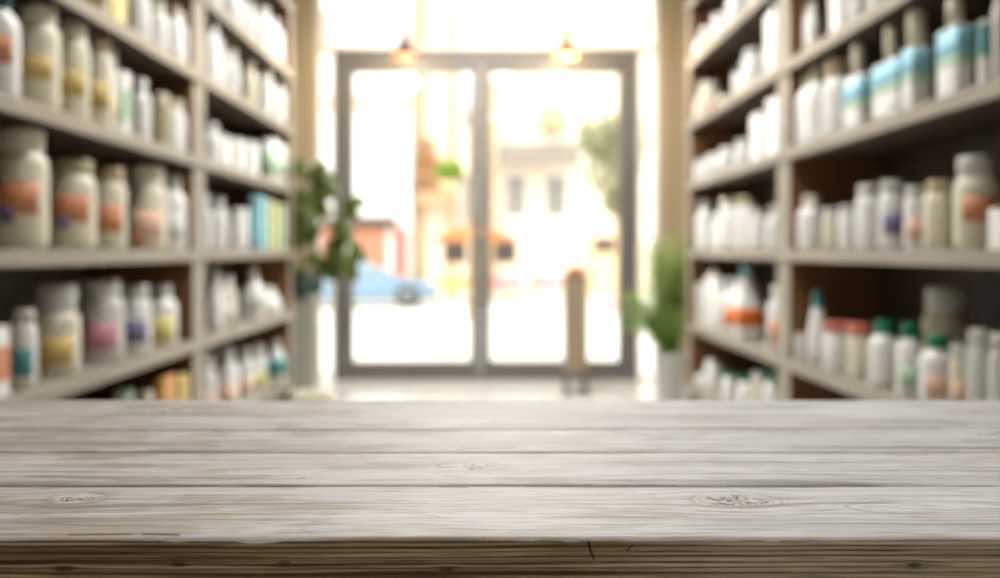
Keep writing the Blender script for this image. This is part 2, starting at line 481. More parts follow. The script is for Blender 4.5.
NAMES = {'J': ('pill_jar', 'jar'), 'B': ('pill_bottle', 'bottle'), 'L': ('lidded_jar', 'jar'), 'X': ('carton', 'box'), 'T': ('square_bottle', 'bottle'),
         'C': ('cone_bottle', 'bottle'), 'S': ('flask_bottle', 'bottle')}
def item(kind, s, x, y, z, hw, hd, h, body, cap, lab, label, group, capf=None, l0=0.22, l1=0.72, lab2=None):
    """hw: half size along the aisle, hd: half size across it, h: full height"""
    nm, cat = NAMES[kind]
    t = thing(nm, label, cat, (x, y, z + 0.0004), 0, group)
    face = PI if s > 0 else 0.0               # label turned to the aisle and a bit to the counter
    face += (1.25 if s > 0 else -1.25)
    r = hw
    mb, mc = plastic(body), plastic(cap, 0.4)
    ml = paper(lab) if lab else None
    bm = bmesh.new()
    if kind in ('J', 'B', 'L'):
        cf = capf if capf else {'J': 0.17, 'B': 0.2, 'L': 0.2}[kind]
        hc = h * (1 - cf)
        cr = r * {'J': 0.84, 'B': 0.60, 'L': 1.02}[kind]
        sh = {'J': 0.10, 'B': 0.17, 'L': 0.03}[kind] * h
        e = min(0.06 * h, 0.25 * r)
        prof = [(0, 0), (r * 0.86, 0), (r * 0.97, e * 0.35), (r, e), (r, hc - sh - 0.02 * h), (r * 0.975, hc - sh * 0.75), (r * 0.86 if kind != 'B' else r * 0.78, hc - sh * 0.35),
                (cr * 0.93, hc - sh * 0.05), (cr * 0.9, hc + 0.004), (0, hc + 0.004)]
        add_lathe(bm, prof, 32)
        build('body', bm, mb, t)
        bm = bmesh.new(); ribbed_cap(bm, cr, hc, h)
        build('cap' if kind != 'L' else 'lid', bm, mc, t)
        if ml:
            top = hc - sh - 0.02 * h
            b0, b1 = top * l0, top * l1
            bm = bmesh.new()
            add_band(bm, r + 0.0004, b0, b1, face - 0.8, face + 0.8)
            lo = build('label', bm, ml, t)
            if lab2:
                bm = bmesh.new()
                zc, hr = b0 - 0.02 * h, r * 0.28
                add_band(bm, r + 0.0018, max(0.01, b0 - 0.07 * h), b0 + 0.06 * h, face - 0.55, face - 0.05, n=8)
                build('label_mark', bm, paper(lab2), lo)
    elif kind == 'X':
        add_box(bm, -hd, hd, -hw, hw, 0, h, bev=0.0018)
        build('body', bm, mb, t)
        if ml:
            bm = bmesh.new(); g = 0.0007
            add_box(bm, -hd - g, hd + g, -hw - g, hw + g, h * l0, h * l1, bev=0.0004, seg=1)
            build('label', bm, ml, t)
        # tuck-flap seam on top
        bm = bmesh.new(); add_box(bm, -hd * 0.96, hd * 0.96, -hw * 0.94, hw * 0.94, h, h + 0.0012, bev=0.0004, seg=1)
        build('top_flap', bm, paper(cap), t)
    elif kind in ('T', 'S'):
        cf = capf if capf else 0.32
        hc = h * (1 - cf); rr = min(hw, hd) * 0.35
        if kind == 'T':
            secs = [(hd * 0.93, hw * 0.93, 0, rr), (hd, hw, 0.012 * h + 0.002, rr), (hd, hw, hc - 0.035 * h, rr), (hd * 0.94, hw * 0.94, hc - 0.012 * h, rr * 0.9), (hd * 0.5, hw * 0.5, hc, rr * 0.5)]
        else:
            secs = [(hd * 0.93, hw * 0.93, 0, rr), (hd, hw, 0.02 * h, rr), (hd, hw, hc * 0.5, rr), (hd * 0.92, hw * 0.86, hc * 0.68, rr), (hd * 0.66, hw * 0.55, hc * 0.86, rr * 0.8), (hd * 0.42, hw * 0.36, hc, rr * 0.4)]
        sq_loft(bm, secs)
        build('body', bm, mb, t)
        cr = min(hd, hw) * (0.9 if kind == 'T' else 0.5)
        bm = bmesh.new()
        add_lathe(bm, [(0, hc), (cr * 0.8, hc), (cr * 0.8, hc + 0.06 * (h - hc)), (cr, hc + 0.08 * (h - hc)), (cr * 0.92, h - 0.08 * (h - hc)), (cr * 0.8, h - 0.02 * (h - hc)), (cr * 0.6, h), (0, h)], 24)
        build('cap', bm, mc, t)
        if ml:
            g = 0.0008
            bm = bmesh.new(); sq_loft(bm, [(hd + g, hw + g, hc * l0, rr), (hd + g, hw + g, hc * l1, rr)])
            lo = build('label', bm, ml, t)
            if lab2:
                bm = bmesh.new(); sq_loft(bm, [(hd + g * 2, hw + g * 2, hc * l0 - 0.01, rr), (hd + g * 2, hw + g * 2, hc * l0 + 0.012, rr)])
                build('label_stripe', bm, paper(lab2), lo)
    elif kind == 'C':
        hc = h * 0.76
        add_lathe(bm, [(0, 0), (r * 0.9, 0), (r, 0.02 * h), (r, 0.2 * h), (r * 0.9, 0.42 * h), (r * 0.62, 0.66 * h), (r * 0.42, hc), (0, hc)], 28)
        build('body', bm, mb, t)
        bm = bmesh.new(); add_lathe(bm, [(0, hc), (r * 0.5, hc), (r * 0.52, hc + 0.1 * h), (r * 0.42, 0.93 * h), (r * 0.26, 0.985 * h), (0, h)], 24)
        build('cap', bm, mc, t)
    return t

ITEMS = [
    ('T', -1, -1.2302, 5.8356, 5, 0.1348, 0.0182, 0.2667, 'white', 'white', None, 'white square bottle, first from the doors, top shelf, far left unit', 'medicine containers on the top shelf, far left unit', {'capf': 0.2}),
    ('J', -1, -1.2583, 5.6051, 5, 0.0463, 0.0463, 0.2704, 'white', 'cream', None, 'white jar with cream cap, second from the doors, top shelf, far left unit', 'medicine containers on the top shelf, far left unit', {}),
    ('B', -1, -1.2467, 5.2604, 5, 0.0347, 0.0347, 0.2186, 'white', 'white', None, 'white bottle, third from the doors, top shelf, far left unit', 'medicine containers on the top shelf, far left unit', {}),
    ('J', -1, -1.2693, 4.9876, 5, 0.0573, 0.0573, 0.2208, 'white', 'grey', None, 'white jar with grey cap, fourth from the doors, top shelf, far left unit', 'medicine containers on the top shelf, far left unit', {}),
    ('B', -1, -1.2495, 4.5853, 5, 0.0375, 0.0375, 0.1887, 'white', 'white', None, 'white bottle, fifth from the doors, top shelf, far left unit', 'medicine containers on the top shelf, far left unit', {}),
    ('B', -1, -1.2622, 6.0208, 4, 0.0502, 0.0502, 0.291, 'white', 'white', None, 'white bottle, first from the doors, second shelf down, far left unit', 'medicine containers on the second shelf down, far left unit', {}),
    ('J', -1, -1.2526, 5.6549, 4, 0.0406, 0.0406, 0.2769, 'white', 'cream', None, 'white jar with cream cap, second from the doors, second shelf down, far left unit', 'medicine containers on the second shelf down, far left unit', {}),
    ('B', -1, -1.2556, 5.2867, 4, 0.0436, 0.0436, 0.2529, 'cream', 'tan', None, 'cream bottle with tan cap, third from the doors, second shelf down, far left unit', 'medicine containers on the second shelf down, far left unit', {}),
    ('B', -1, -1.2469, 4.8993, 4, 0.0349, 0.0349, 0.2389, 'white', 'cream', None, 'white bottle with cream cap, fourth from the doors, second shelf down, far left unit', 'medicine containers on the second shelf down, far left unit', {}),
    ('B', -1, -1.2452, 4.6723, 4, 0.0332, 0.0332, 0.2402, 'white', 'grey', None, 'white bottle with grey cap, fifth from the doors, second shelf down, far left unit', 'medicine containers on the second shelf down, far left unit', {}),
    ('J', -1, -1.2614, 4.5374, 4, 0.0494, 0.0494, 0.291, 'white', 'white', None, 'white jar, sixth from the doors, second shelf down, far left unit', 'medicine containers on the second shelf down, far left unit', {}),
    ('B', -1, -1.2434, 4.0496, 4, 0.0314, 0.0314, 0.2206, 'white', 'white', None, 'white bottle, first from the divider, second shelf down, near left unit', 'medicine containers on the second shelf down, near left unit', {}),
    ('B', -1, -1.2421, 3.981, 4, 0.0301, 0.0301, 0.2304, 'white', 'tan', None, 'white bottle with tan cap, second from the divider, second shelf down, near left unit', 'medicine containers on the second shelf down, near left unit', {}),
    ('B', -1, -1.2508, 3.8077, 4, 0.0388, 0.0388, 0.2033, 'white', 'cream', None, 'white bottle with cream cap, third from the divider, second shelf down, near left unit', 'medicine containers on the second shelf down, near left unit', {}),
    ('J', -1, -1.2543, 3.6043, 4, 0.0423, 0.0423, 0.2033, 'white', 'white', None, 'white jar, fourth from the divider, second shelf down, near left unit', 'medicine containers on the second shelf down, near left unit', {}),
    ('X', -1, -1.2257, 3.3097, 4, 0.0569, 0.0137, 0.1853, 'lemon', 'yellow', None, 'pale yellow carton with yellow top, fifth from the divider, second shelf down, near left unit', 'medicine containers on the second shelf down, near left unit', {}),
    ('J', -1, -1.2525, 3.2032, 4, 0.0405, 0.0405, 0.2136, 'cream', 'olive', 'yellow', 'cream jar with yellow label, sixth from the divider, second shelf down, near left unit', 'medicine containers on the second shelf down, near left unit', {}),
    ('T', -1, -1.2402, 5.8486, 3, 0.2114, 0.0282, 0.2715, 'white', 'white', 'mint', 'white square bottle with mint label, first from the doors, third shelf down, far left unit', 'medicine containers on the third shelf down, far left unit', {'capf': 0.12}),
    ('X', -1, -1.2244, 5.2344, 3, 0.0814, 0.0124, 0.1719, 'white', 'white', None, 'white carton, second from the doors, third shelf down, far left unit', 'medicine containers on the third shelf down, far left unit', {}),
    ('X', -1, -1.224, 4.9561, 3, 0.0729, 0.012, 0.1571, 'white', 'white', None, 'white carton, third from the doors, third shelf down, far left unit', 'medicine containers on the third shelf down, far left unit', {}),
    ('X', -1, -1.224, 4.7112, 3, 0.0604, 0.012, 0.1403, 'white', 'white', None, 'white carton, fourth from the doors, third shelf down, far left unit', 'medicine containers on the third shelf down, far left unit', {}),
    ('B', -1, -1.2568, 4.5702, 3, 0.0448, 0.0448, 0.1879, 'white', 'white', None, 'white bottle, fifth from the doors, third shelf down, far left unit', 'medicine containers on the third shelf down, far left unit', {}),
    ('B', -1, -1.2461, 4.0469, 3, 0.029, 0.029, 0.2172, 'white', 'grey', None, 'white bottle with grey cap, first from the divider, third shelf down, near left unit', 'medicine containers on the third shelf down, near left unit', {}),
    ('J', -1, -1.2506, 3.9829, 3, 0.0329, 0.0329, 0.2094, 'white', 'tan', None, 'white jar with tan cap, second from the divider, third shelf down, near left unit', 'medicine containers on the third shelf down, near left unit', {}),
    ('J', -1, -1.249, 3.8314, 3, 0.037, 0.037, 0.2097, 'olive', 'cream', None, 'olive jar with cream cap, third from the divider, third shelf down, near left unit', 'medicine containers on the third shelf down, near left unit', {}),
    ('B', -1, -1.2466, 3.603, 3, 0.0346, 0.0346, 0.2281, 'white', 'white', None, 'white bottle, fourth from the divider, third shelf down, near left unit', 'medicine containers on the third shelf down, near left unit', {}),
    ('X', -1, -1.224, 3.3746, 3, 0.0313, 0.012, 0.2105, 'white', 'white', 'mint', 'white carton with mint label, fifth from the divider, third shelf down, near left unit', 'medicine containers on the third shelf down, near left unit', {}),
    ('B', -1, -1.2436, 3.3162, 3, 0.0225, 0.0225, 0.2719, 'white', 'grey', 'lemon', 'white bottle with pale yellow label, sixth from the divider, third shelf down, near left unit', 'medicine containers on the third shelf down, near left unit', {}),
    ('J', -1, -1.2616, 3.2474, 3, 0.0444, 0.0444, 0.299, 'cream', 'tan', 'yellow', 'cream jar with yellow label, seventh from the divider, third shelf down, near left unit', 'medicine containers on the third shelf down, near left unit', {'l0': 0.3, 'l1': 0.72}),
    ('J', -1, -1.2628, 3.0429, 3, 0.0508, 0.0508, 0.299, 'cream', 'cream', 'yellow', 'cream jar with yellow label, eighth from the divider, third shelf down, near left unit', 'medicine containers on the third shelf down, near left unit', {'l0': 0.35, 'l1': 0.72}),
    ('J', -1, -1.2732, 2.8294, 3, 0.0612, 0.0612, 0.299, 'cream', 'cream', 'yellow', 'cream jar with yellow label, ninth from the divider, third shelf down, near left unit', 'medicine containers on the third shelf down, near left unit', {'l0': 0.4, 'l1': 0.72}),
    ('B', -1, -1.2645, 2.5859, 3, 0.0525, 0.0525, 0.2895, 'white', 'darkteal', 'orange', 'white bottle with orange label, tenth from the divider, third shelf down, near left unit', 'medicine containers on the third shelf down, near left unit', {'l0': 0.5, 'l1': 0.9}),
    ('B', -1, -1.267, 4.026, 2, 0.055, 0.055, 0.301, 'white', 'grey', 'clear', 'white bottle with pale grey label, first from the divider, eye-level shelf, near left unit', 'medicine containers on the eye-level shelf, near left unit', {}),
    ('J', -1, -1.2888, 3.7795, 2, 0.0768, 0.0768, 0.3165, 'cream', 'cream', 'peach', 'cream jar with peach label, second from the divider, eye-level shelf, near left unit', 'medicine containers on the eye-level shelf, near left unit', {'l0': 0.2, 'l1': 0.7, 'lab2': 'orange', 'capf': 0.22}),
    ('J', -1, -1.267, 3.3563, 2, 0.055, 0.055, 0.2742, 'cream', 'tan', 'orange', 'cream jar with orange label, third from the divider, eye-level shelf, near left unit', 'medicine containers on the eye-level shelf, near left unit', {'l0': 0.3, 'l1': 0.75}),
    ('J', -1, -1.283, 3.0915, 2, 0.071, 0.071, 0.2772, 'cream', 'olive', 'orange', 'cream jar with orange label, fourth from the divider, eye-level shelf, near left unit', 'medicine containers on the eye-level shelf, near left unit', {'l0': 0.42, 'l1': 0.85, 'lab2': 'purple'}),
    ('J', -1, -1.2881, 2.7523, 2, 0.0761, 0.0761, 0.333, 'cream', 'cream', 'orange', 'cream jar with orange label, fifth from the divider, eye-level shelf, near left unit', 'medicine containers on the eye-level shelf, near left unit', {'l0': 0.42, 'l1': 0.8, 'lab2': 'purple', 'capf': 0.2}),
    ('X', -1, -1.224, 5.9595, 2, 0.0703, 0.012, 0.2677, 'mint', 'olive', None, 'mint carton with olive top, first from the doors, eye-level shelf, far left unit', 'medicine containers on the eye-level shelf, far left unit', {}),
    ('X', -1, -1.224, 5.7499, 2, 0.0491, 0.012, 0.2704, 'lemon', 'yellow', None, 'pale yellow carton with yellow top, second from the doors, eye-level shelf, far left unit', 'medicine containers on the eye-level shelf, far left unit', {}),
    ('X', -1, -1.224, 5.5832, 2, 0.054, 0.012, 0.2791, 'mint', 'white', None, 'mint carton with white top, third from the doors, eye-level shelf, far left unit', 'medicine containers on the eye-level shelf, far left unit', {}),
    ('X', -1, -1.224, 5.4017, 2, 0.0578, 0.012, 0.2915, 'lightblue', 'white', None, 'pale blue carton with white top, fourth from the doors, eye-level shelf, far left unit', 'medicine containers on the eye-level shelf, far left unit', {}),
    ('X', -1, -1.224, 5.2157, 2, 0.0459, 0.012, 0.2919, 'darkteal', 'teal', 'teal', 'dark teal carton with teal label, fifth from the doors, eye-level shelf, far left unit', 'medicine containers on the eye-level shelf, far left unit', {}),
    ('L', -1, -1.2737, 5.1153, 2, 0.0526, 0.0526, 0.2087, 'white', 'white', None, 'white squat jar, sixth from the doors, eye-level shelf, far left unit', 'medicine containers on the eye-level shelf, far left unit', {}),
    ('B', -1, -1.2503, 4.6739, 2, 0.0383, 0.0383, 0.2374, 'white', 'grey', None, 'white bottle with grey cap, seventh from the doors, eye-level shelf, far left unit', 'medicine containers on the eye-level shelf, far left unit', {}),
    ('B', -1, -1.2408, 4.4157, 2, 0.0288, 0.0288, 0.2374, 'white', 'white', None, 'white bottle, eighth from the doors, eye-level shelf, far left unit', 'medicine containers on the eye-level shelf, far left unit', {}),
    ('B', -1, -1.2687, 3.9098, 1, 0.0567, 0.0567, 0.2322, 'white', 'grey', 'lemon', 'white bottle with pale yellow label, first from the divider, second lowest shelf, near left unit', 'medicine containers on the second lowest shelf, near left unit', {'l0': 0.1, 'l1': 0.8}),
    ('J', -1, -1.2658, 3.6064, 1, 0.0538, 0.0538, 0.2428, 'white', 'grey', 'purple', 'white jar with purple label, second from the divider, second lowest shelf, near left unit', 'medicine containers on the second lowest shelf, near left unit', {'capf': 0.2}),
    ('J', -1, -1.2857, 3.3309, 1, 0.0737, 0.0737, 0.2691, 'grey', 'grey', 'pink', 'grey jar with pink label, third from the divider, second lowest shelf, near left unit', 'medicine containers on the second lowest shelf, near left unit', {'capf': 0.2}),
    ('J', -1, -1.2798, 2.9693, 1, 0.0678, 0.0678, 0.268, 'cream', 'grey', 'yellow', 'cream jar with yellow label, fourth from the divider, second lowest shelf, near left unit', 'medicine containers on the second lowest shelf, near left unit', {'l0': 0.2, 'l1': 0.75, 'capf': 0.3}),
    ('J', -1, -1.2478, 2.6893, 1, 0.0358, 0.0358, 0.2076, 'white', 'grey', 'teal', 'white jar with teal label, fifth from the divider, second lowest shelf, near left unit', 'medicine containers on the second lowest shelf, near left unit', {}),
    ('X', -1, -1.224, 2.5037, 1, 0.0372, 0.012, 0.1763, 'white', 'cream', 'orange', 'white carton with orange label, sixth from the divider, second lowest shelf, near left unit', 'medicine containers on the second lowest shelf, near left unit', {}),
    ('C', -1, -1.2937, 5.9208, 1, 0.0817, 0.0817, 0.1558, 'white', 'white', None, 'white cone-shaped bottle, first from the doors, second lowest shelf, far left unit', 'medicine containers on the second lowest shelf, far left unit', {}),
    ('S', -1, -1.2704, 5.4201, 1, 0.0834, 0.0584, 0.268, 'white', 'white', 'clear', 'white flask bottle with pale grey label, second from doors, second lowest shelf, far left unit', 'medicine containers on the second lowest shelf, far left unit', {'capf': 0.2}),
    ('B', -1, -1.265, 4.8467, 1, 0.053, 0.053, 0.243, 'cream', 'white', 'cream', 'cream bottle with white cap, third from the doors, second lowest shelf, far left unit', 'medicine containers on the second lowest shelf, far left unit', {}),
    ('S', -1, -1.24, 4.5861, 1, 0.04, 0.028, 0.2872, 'white', 'white', None, 'white flask bottle, fourth from the doors, second lowest shelf, far left unit', 'medicine containers on the second lowest shelf, far left unit', {'capf': 0.2}),
    ('X', -1, -1.224, 4.0198, 0, 0.0612, 0.012, 0.2856, 'yellow', 'lemon', None, 'yellow carton with pale yellow top, first from the divider, lowest shelf, near left unit', 'medicine containers on the lowest shelf, near left unit', {}),
    ('X', -1, -1.2285, 3.8298, 0, 0.0798, 0.0165, 0.3068, 'amber', 'orange', None, 'amber carton with orange top, second from the divider, lowest shelf, near left unit', 'medicine containers on the lowest shelf, near left unit', {}),
    ('J', -1, -1.2432, 3.6457, 0, 0.0312, 0.0312, 0.275, 'olive', 'cream', None, 'olive jar with cream cap, third from the divider, lowest shelf, near left unit', 'medicine containers on the lowest shelf, near left unit', {}),
    ('J', -1, -1.2522, 3.4401, 0, 0.0402, 0.0402, 0.3108, 'olive', 'mint', None, 'olive jar with mint cap, fourth from the divider, lowest shelf, near left unit', 'medicine containers on the lowest shelf, near left unit', {}),
    ('S', -1, -1.2615, 6.0002, 0, 0.0708, 0.0495, 0.2496, 'white', 'white', 'teal', 'white flask bottle with teal label, first from the doors, lowest shelf, far left unit', 'medicine containers on the lowest shelf, far left unit', {'capf': 0.2}),
    ('B', -1, -1.2514, 5.5006, 0, 0.0394, 0.0394, 0.2719, 'white', 'white', 'lemon', 'white bottle with pale yellow label, second from the doors, lowest shelf, far left unit', 'medicine containers on the lowest shelf, far left unit', {}),
    ('B', -1, -1.2579, 5.2194, 0, 0.0459, 0.0459, 0.2879, 'white', 'grey', 'peach', 'white bottle with peach label, third from the doors, lowest shelf, far left unit', 'medicine containers on the lowest shelf, far left unit', {}),
    ('B', -1, -1.2708, 4.8877, 0, 0.0588, 0.0588, 0.31, 'white', 'white', 'peach', 'white bottle with peach label, fourth from the doors, lowest shelf, far left unit', 'medicine containers on the lowest shelf, far left unit', {}),
    ('B', -1, -1.251, 4.484, 0, 0.039, 0.039, 0.3316, 'white', 'white', 'peach', 'white bottle with peach label, fifth from the doors, lowest shelf, far left unit', 'medicine containers on the lowest shelf, far left unit', {}),
    ('B', 1, 1.2759, 6.0071, 5, 0.0339, 0.0339, 0.1349, 'white', 'white', None, 'white bottle, first from the doors, top shelf, far right unit', 'medicine containers on the top shelf, far right unit', {}),
    ('J', 1, 1.284, 5.8495, 5, 0.042, 0.042, 0.1576, 'cream', 'white', None, 'cream jar with white cap, second from the doors, top shelf, far right unit', 'medicine containers on the top shelf, far right unit', {}),
    ('J', 1, 1.2908, 5.5398, 5, 0.0488, 0.0488, 0.1664, 'white', 'white', None, 'white jar, third from the doors, top shelf, far right unit', 'medicine containers on the top shelf, far right unit', {}),
    ('J', 1, 1.3018, 5.1969, 5, 0.0598, 0.0598, 0.1842, 'white', 'white', None, 'white jar, fourth from the doors, top shelf, far right unit', 'medicine containers on the top shelf, far right unit', {}),
    ('J', 1, 1.2993, 4.7768, 5, 0.0573, 0.0573, 0.187, 'white', 'white', None, 'white jar, fifth from the doors, top shelf, far right unit', 'medicine containers on the top shelf, far right unit', {}),
    ('B', 1, 1.2724, 6.0106, 4, 0.0304, 0.0304, 0.1566, 'cream', 'tan', None, 'cream bottle with tan cap, first from the doors, second shelf down, far right unit', 'medicine containers on the second shelf down, far right unit', {}),
    ('J', 1, 1.3102, 5.8885, 4, 0.0682, 0.0682, 0.2124, 'cream', 'cream', 'peach', 'cream jar with peach label, second from the doors, second shelf down, far right unit', 'medicine containers on the second shelf down, far right unit', {}),
    ('L', 1, 1.2833, 5.3695, 4, 0.0413, 0.0413, 0.06, 'cream', 'cream', None, 'cream squat jar, third from the doors, second shelf down, far right unit', 'medicine containers on the second shelf down, far right unit', {}),
    ('J', 1, 1.278, 5.0616, 4, 0.036, 0.036, 0.1502, 'white', 'black', None, 'white jar with black cap, fourth from the doors, second shelf down, far right unit', 'medicine containers on the second shelf down, far right unit', {}),
    ('J', 1, 1.3085, 4.8733, 4, 0.0665, 0.0665, 0.2037, 'white', 'grey', None, 'white jar with grey cap, fifth from the doors, second shelf down, far right unit', 'medicine containers on the second shelf down, far right unit', {}),
    ('T', 1, 1.2584, 4.3951, 4, 0.0886, 0.0164, 0.316, 'white', 'white', None, 'white square bottle, sixth from the doors, second shelf down, far right unit', 'medicine containers on the second shelf down, far right unit', {'capf': 0.12}),
    ('J', 1, 1.2964, 4.0066, 4, 0.0277, 0.0277, 0.2023, 'white', 'olive', None, 'white jar with olive cap, first from the divider, second shelf down, near right unit', 'medicine containers on the second shelf down, near right unit', {}),
    ('B', 1, 1.2887, 3.9531, 4, 0.0238, 0.0238, 0.2054, 'white', 'white', None, 'white bottle, second from the divider, second shelf down, near right unit', 'medicine containers on the second shelf down, near right unit', {}),
    ('X', 1, 1.254, 3.579, 4, 0.0526, 0.012, 0.1664, 'white', 'white', None, 'white carton, third from the divider, second shelf down, near right unit', 'medicine containers on the second shelf down, near right unit', {}),
    ('J', 1, 1.2749, 3.4456, 4, 0.0329, 0.0329, 0.1386, 'white', 'cream', None, 'white jar with cream cap, fourth from the divider, second shelf down, near right unit', 'medicine containers on the second shelf down, near right unit', {}),
    ('J', 1, 1.2798, 3.2647, 4, 0.0378, 0.0378, 0.1497, 'white', 'cream', None, 'white jar with cream cap, fifth from the divider, second shelf down, near right unit', 'medicine containers on the second shelf down, near right unit', {}),
    ('B', 1, 1.2774, 3.0856, 4, 0.0354, 0.0354, 0.1547, 'white', 'white', None, 'white bottle, sixth from the divider, second shelf down, near right unit', 'medicine containers on the second shelf down, near right unit', {}),
    ('J', 1, 1.2852, 5.9978, 3, 0.0432, 0.0432, 0.1308, 'white', 'grey', None, 'white jar with grey cap, first from the doors, third shelf down, far right unit', 'medicine containers on the third shelf down, far right unit', {}),
    ('J', 1, 1.289, 5.6911, 3, 0.047, 0.047, 0.1353, 'white', 'white', None, 'white jar, second from the doors, third shelf down, far right unit', 'medicine containers on the third shelf down, far right unit', {}),
    ('J', 1, 1.2951, 5.374, 3, 0.0531, 0.0531, 0.1371, 'white', 'white', None, 'white jar, third from the doors, third shelf down, far right unit', 'medicine containers on the third shelf down, far right unit', {}),
    ('J', 1, 1.2943, 5.0262, 3, 0.0523, 0.0523, 0.1419, 'white', 'grey', None, 'white jar with grey cap, fourth from the doors, third shelf down, far right unit', 'medicine containers on the third shelf down, far right unit', {}),
    ('X', 1, 1.2583, 4.6293, 3, 0.0931, 0.0163, 0.2182, 'white', 'white', None, 'white carton, fifth from the doors, third shelf down, far right unit', 'medicine containers on the third shelf down, far right unit', {}),
    ('X', 1, 1.2591, 4.3598, 3, 0.0918, 0.0171, 0.2512, 'white', 'white', None, 'white carton, sixth from the doors, third shelf down, far right unit', 'medicine containers on the third shelf down, far right unit', {}),
    ('B', 1, 1.2933, 4.0097, 3, 0.0513, 0.0513, 0.2967, 'white', 'olive', None, 'white bottle with olive cap, first from the divider, third shelf down, near right unit', 'medicine containers on the third shelf down, near right unit', {}),
    ('B', 1, 1.2902, 3.9037, 3, 0.0482, 0.0482, 0.3034, 'white', 'cream', None, 'white bottle with cream cap, second from the divider, third shelf down, near right unit', 'medicine containers on the third shelf down, near right unit', {}),
    ('J', 1, 1.297, 3.6846, 3, 0.055, 0.055, 0.2964, 'white', 'tan', None, 'white jar with tan cap, third from the divider, third shelf down, near right unit', 'medicine containers on the third shelf down, near right unit', {'capf': 0.26}),
    ('T', 1, 1.2654, 3.4137, 3, 0.075, 0.0234, 0.295, 'white', 'cream', 'lightblue', 'white square bottle with pale blue label, fourth from divider, third shelf down, near right unit', 'medicine containers on the third shelf down, near right unit', {'l0': 0.45, 'l1': 0.9, 'lab2': 'mint', 'capf': 0.38}),
    ('T', 1, 1.2617, 3.1276, 3, 0.0984, 0.0197, 0.2886, 'white', 'cream', 'lightblue', 'white square bottle with pale blue label, fifth from divider, third shelf down, near right unit', 'medicine containers on the third shelf down, near right unit', {'l0': 0.5, 'l1': 0.95, 'lab2': 'mint', 'capf': 0.38}),
    ('T', 1, 1.2727, 2.9612, 3, 0.0388, 0.0307, 0.3053, 'white', 'cream', 'lightblue', 'white square bottle with pale blue label, sixth from divider, third shelf down, near right unit', 'medicine containers on the third shelf down, near right unit', {'l0': 0.5, 'l1': 0.95, 'lab2': 'mint', 'capf': 0.38}),
    ('T', 1, 1.2658, 2.7044, 3, 0.0618, 0.0238, 0.2698, 'white', 'cream', 'lightblue', 'white square bottle with pale blue label, seventh from divider, third shelf down, near right unit', 'medicine containers on the third shelf down, near right unit', {'l0': 0.5, 'l1': 0.95, 'lab2': 'mint', 'capf': 0.3}),
    ('X', 1, 1.254, 2.5184, 3, 0.0108, 0.012, 0.1654, 'white', 'white', 'teal', 'white carton with teal label, eighth from the divider, third shelf down, near right unit', 'medicine containers on the third shelf down, near right unit', {'l0': 0.45, 'l1': 0.95}),
    ('B', 1, 1.2746, 2.4894, 3, 0.0163, 0.0163, 0.2611, 'white', 'white', None, 'white bottle, ninth from the divider, third shelf down, near right unit', 'medicine containers on the third shelf down, near right unit', {}),
    ('B', 1, 1.3043, 5.9422, 2, 0.0623, 0.0623, 0.2961, 'white', 'grey', None, 'white bottle with grey cap, first from the doors, eye-level shelf, far right unit', 'medicine containers on the eye-level shelf, far right unit', {}),
    ('B', 1, 1.2787, 5.5597, 2, 0.0367, 0.0367, 0.1991, 'white', 'white', None, 'white bottle, second from the doors, eye-level shelf, far right unit', 'medicine containers on the eye-level shelf, far right unit', {}),
    ('J', 1, 1.3188, 5.3829, 2, 0.0768, 0.0768, 0.2735, 'white', 'cream', None, 'white jar with cream cap, third from the doors, eye-level shelf, far right unit', 'medicine containers on the eye-level shelf, far right unit', {}),
    ('J', 1, 1.305, 5.0096, 2, 0.063, 0.063, 0.2645, 'white', 'olive', None, 'white jar with olive cap, fourth from the doors, eye-level shelf, far right unit', 'medicine containers on the eye-level shelf, far right unit', {}),
    ('J', 1, 1.2885, 4.7371, 2, 0.0465, 0.0465, 0.1837, 'white', 'cream', None, 'white jar with cream cap, fifth from the doors, eye-level shelf, far right unit', 'medicine containers on the eye-level shelf, far right unit', {}),
    ('B', 1, 1.2855, 4.4479, 2, 0.0435, 0.0435, 0.1992, 'white', 'grey', None, 'white bottle with grey cap, sixth from the doors, eye-level shelf, far right unit', 'medicine containers on the eye-level shelf, far right unit', {}),
    ('B', 1, 1.2956, 3.9927, 2, 0.0536, 0.0536, 0.2146, 'white', 'cream', None, 'white bottle with cream cap, first from the divider, eye-level shelf, near right unit', 'medicine containers on the eye-level shelf, near right unit', {}),
    ('J', 1, 1.2756, 3.7028, 2, 0.0336, 0.0336, 0.1545, 'cream', 'grey', None, 'cream jar with grey cap, second from the divider, eye-level shelf, near right unit', 'medicine containers on the eye-level shelf, near right unit', {}),
    ('J', 1, 1.2758, 3.5341, 2, 0.0338, 0.0338, 0.1545, 'white', 'grey', None, 'white jar with grey cap, third from the divider, eye-level shelf, near right unit', 'medicine containers on the eye-level shelf, near right unit', {}),
    ('J', 1, 1.2864, 3.3631, 2, 0.0444, 0.0444, 0.2176, 'white', 'grey', None, 'white jar with grey cap, fourth from the divider, eye-level shelf, near right unit', 'medicine containers on the eye-level shelf, near right unit', {}),
    ('J', 1, 1.2834, 3.1651, 2, 0.0414, 0.0414, 0.2174, 'white', 'grey', 'purple', 'white jar with purple label, fifth from the divider, eye-level shelf, near right unit', 'medicine containers on the eye-level shelf, near right unit', {'l0': 0.3, 'l1': 0.75}),
    ('J', 1, 1.2744, 2.9742, 2, 0.0324, 0.0324, 0.1864, 'white', 'clear', 'peach', 'white jar with peach label, sixth from the divider, eye-level shelf, near right unit', 'medicine containers on the eye-level shelf, near right unit', {}),
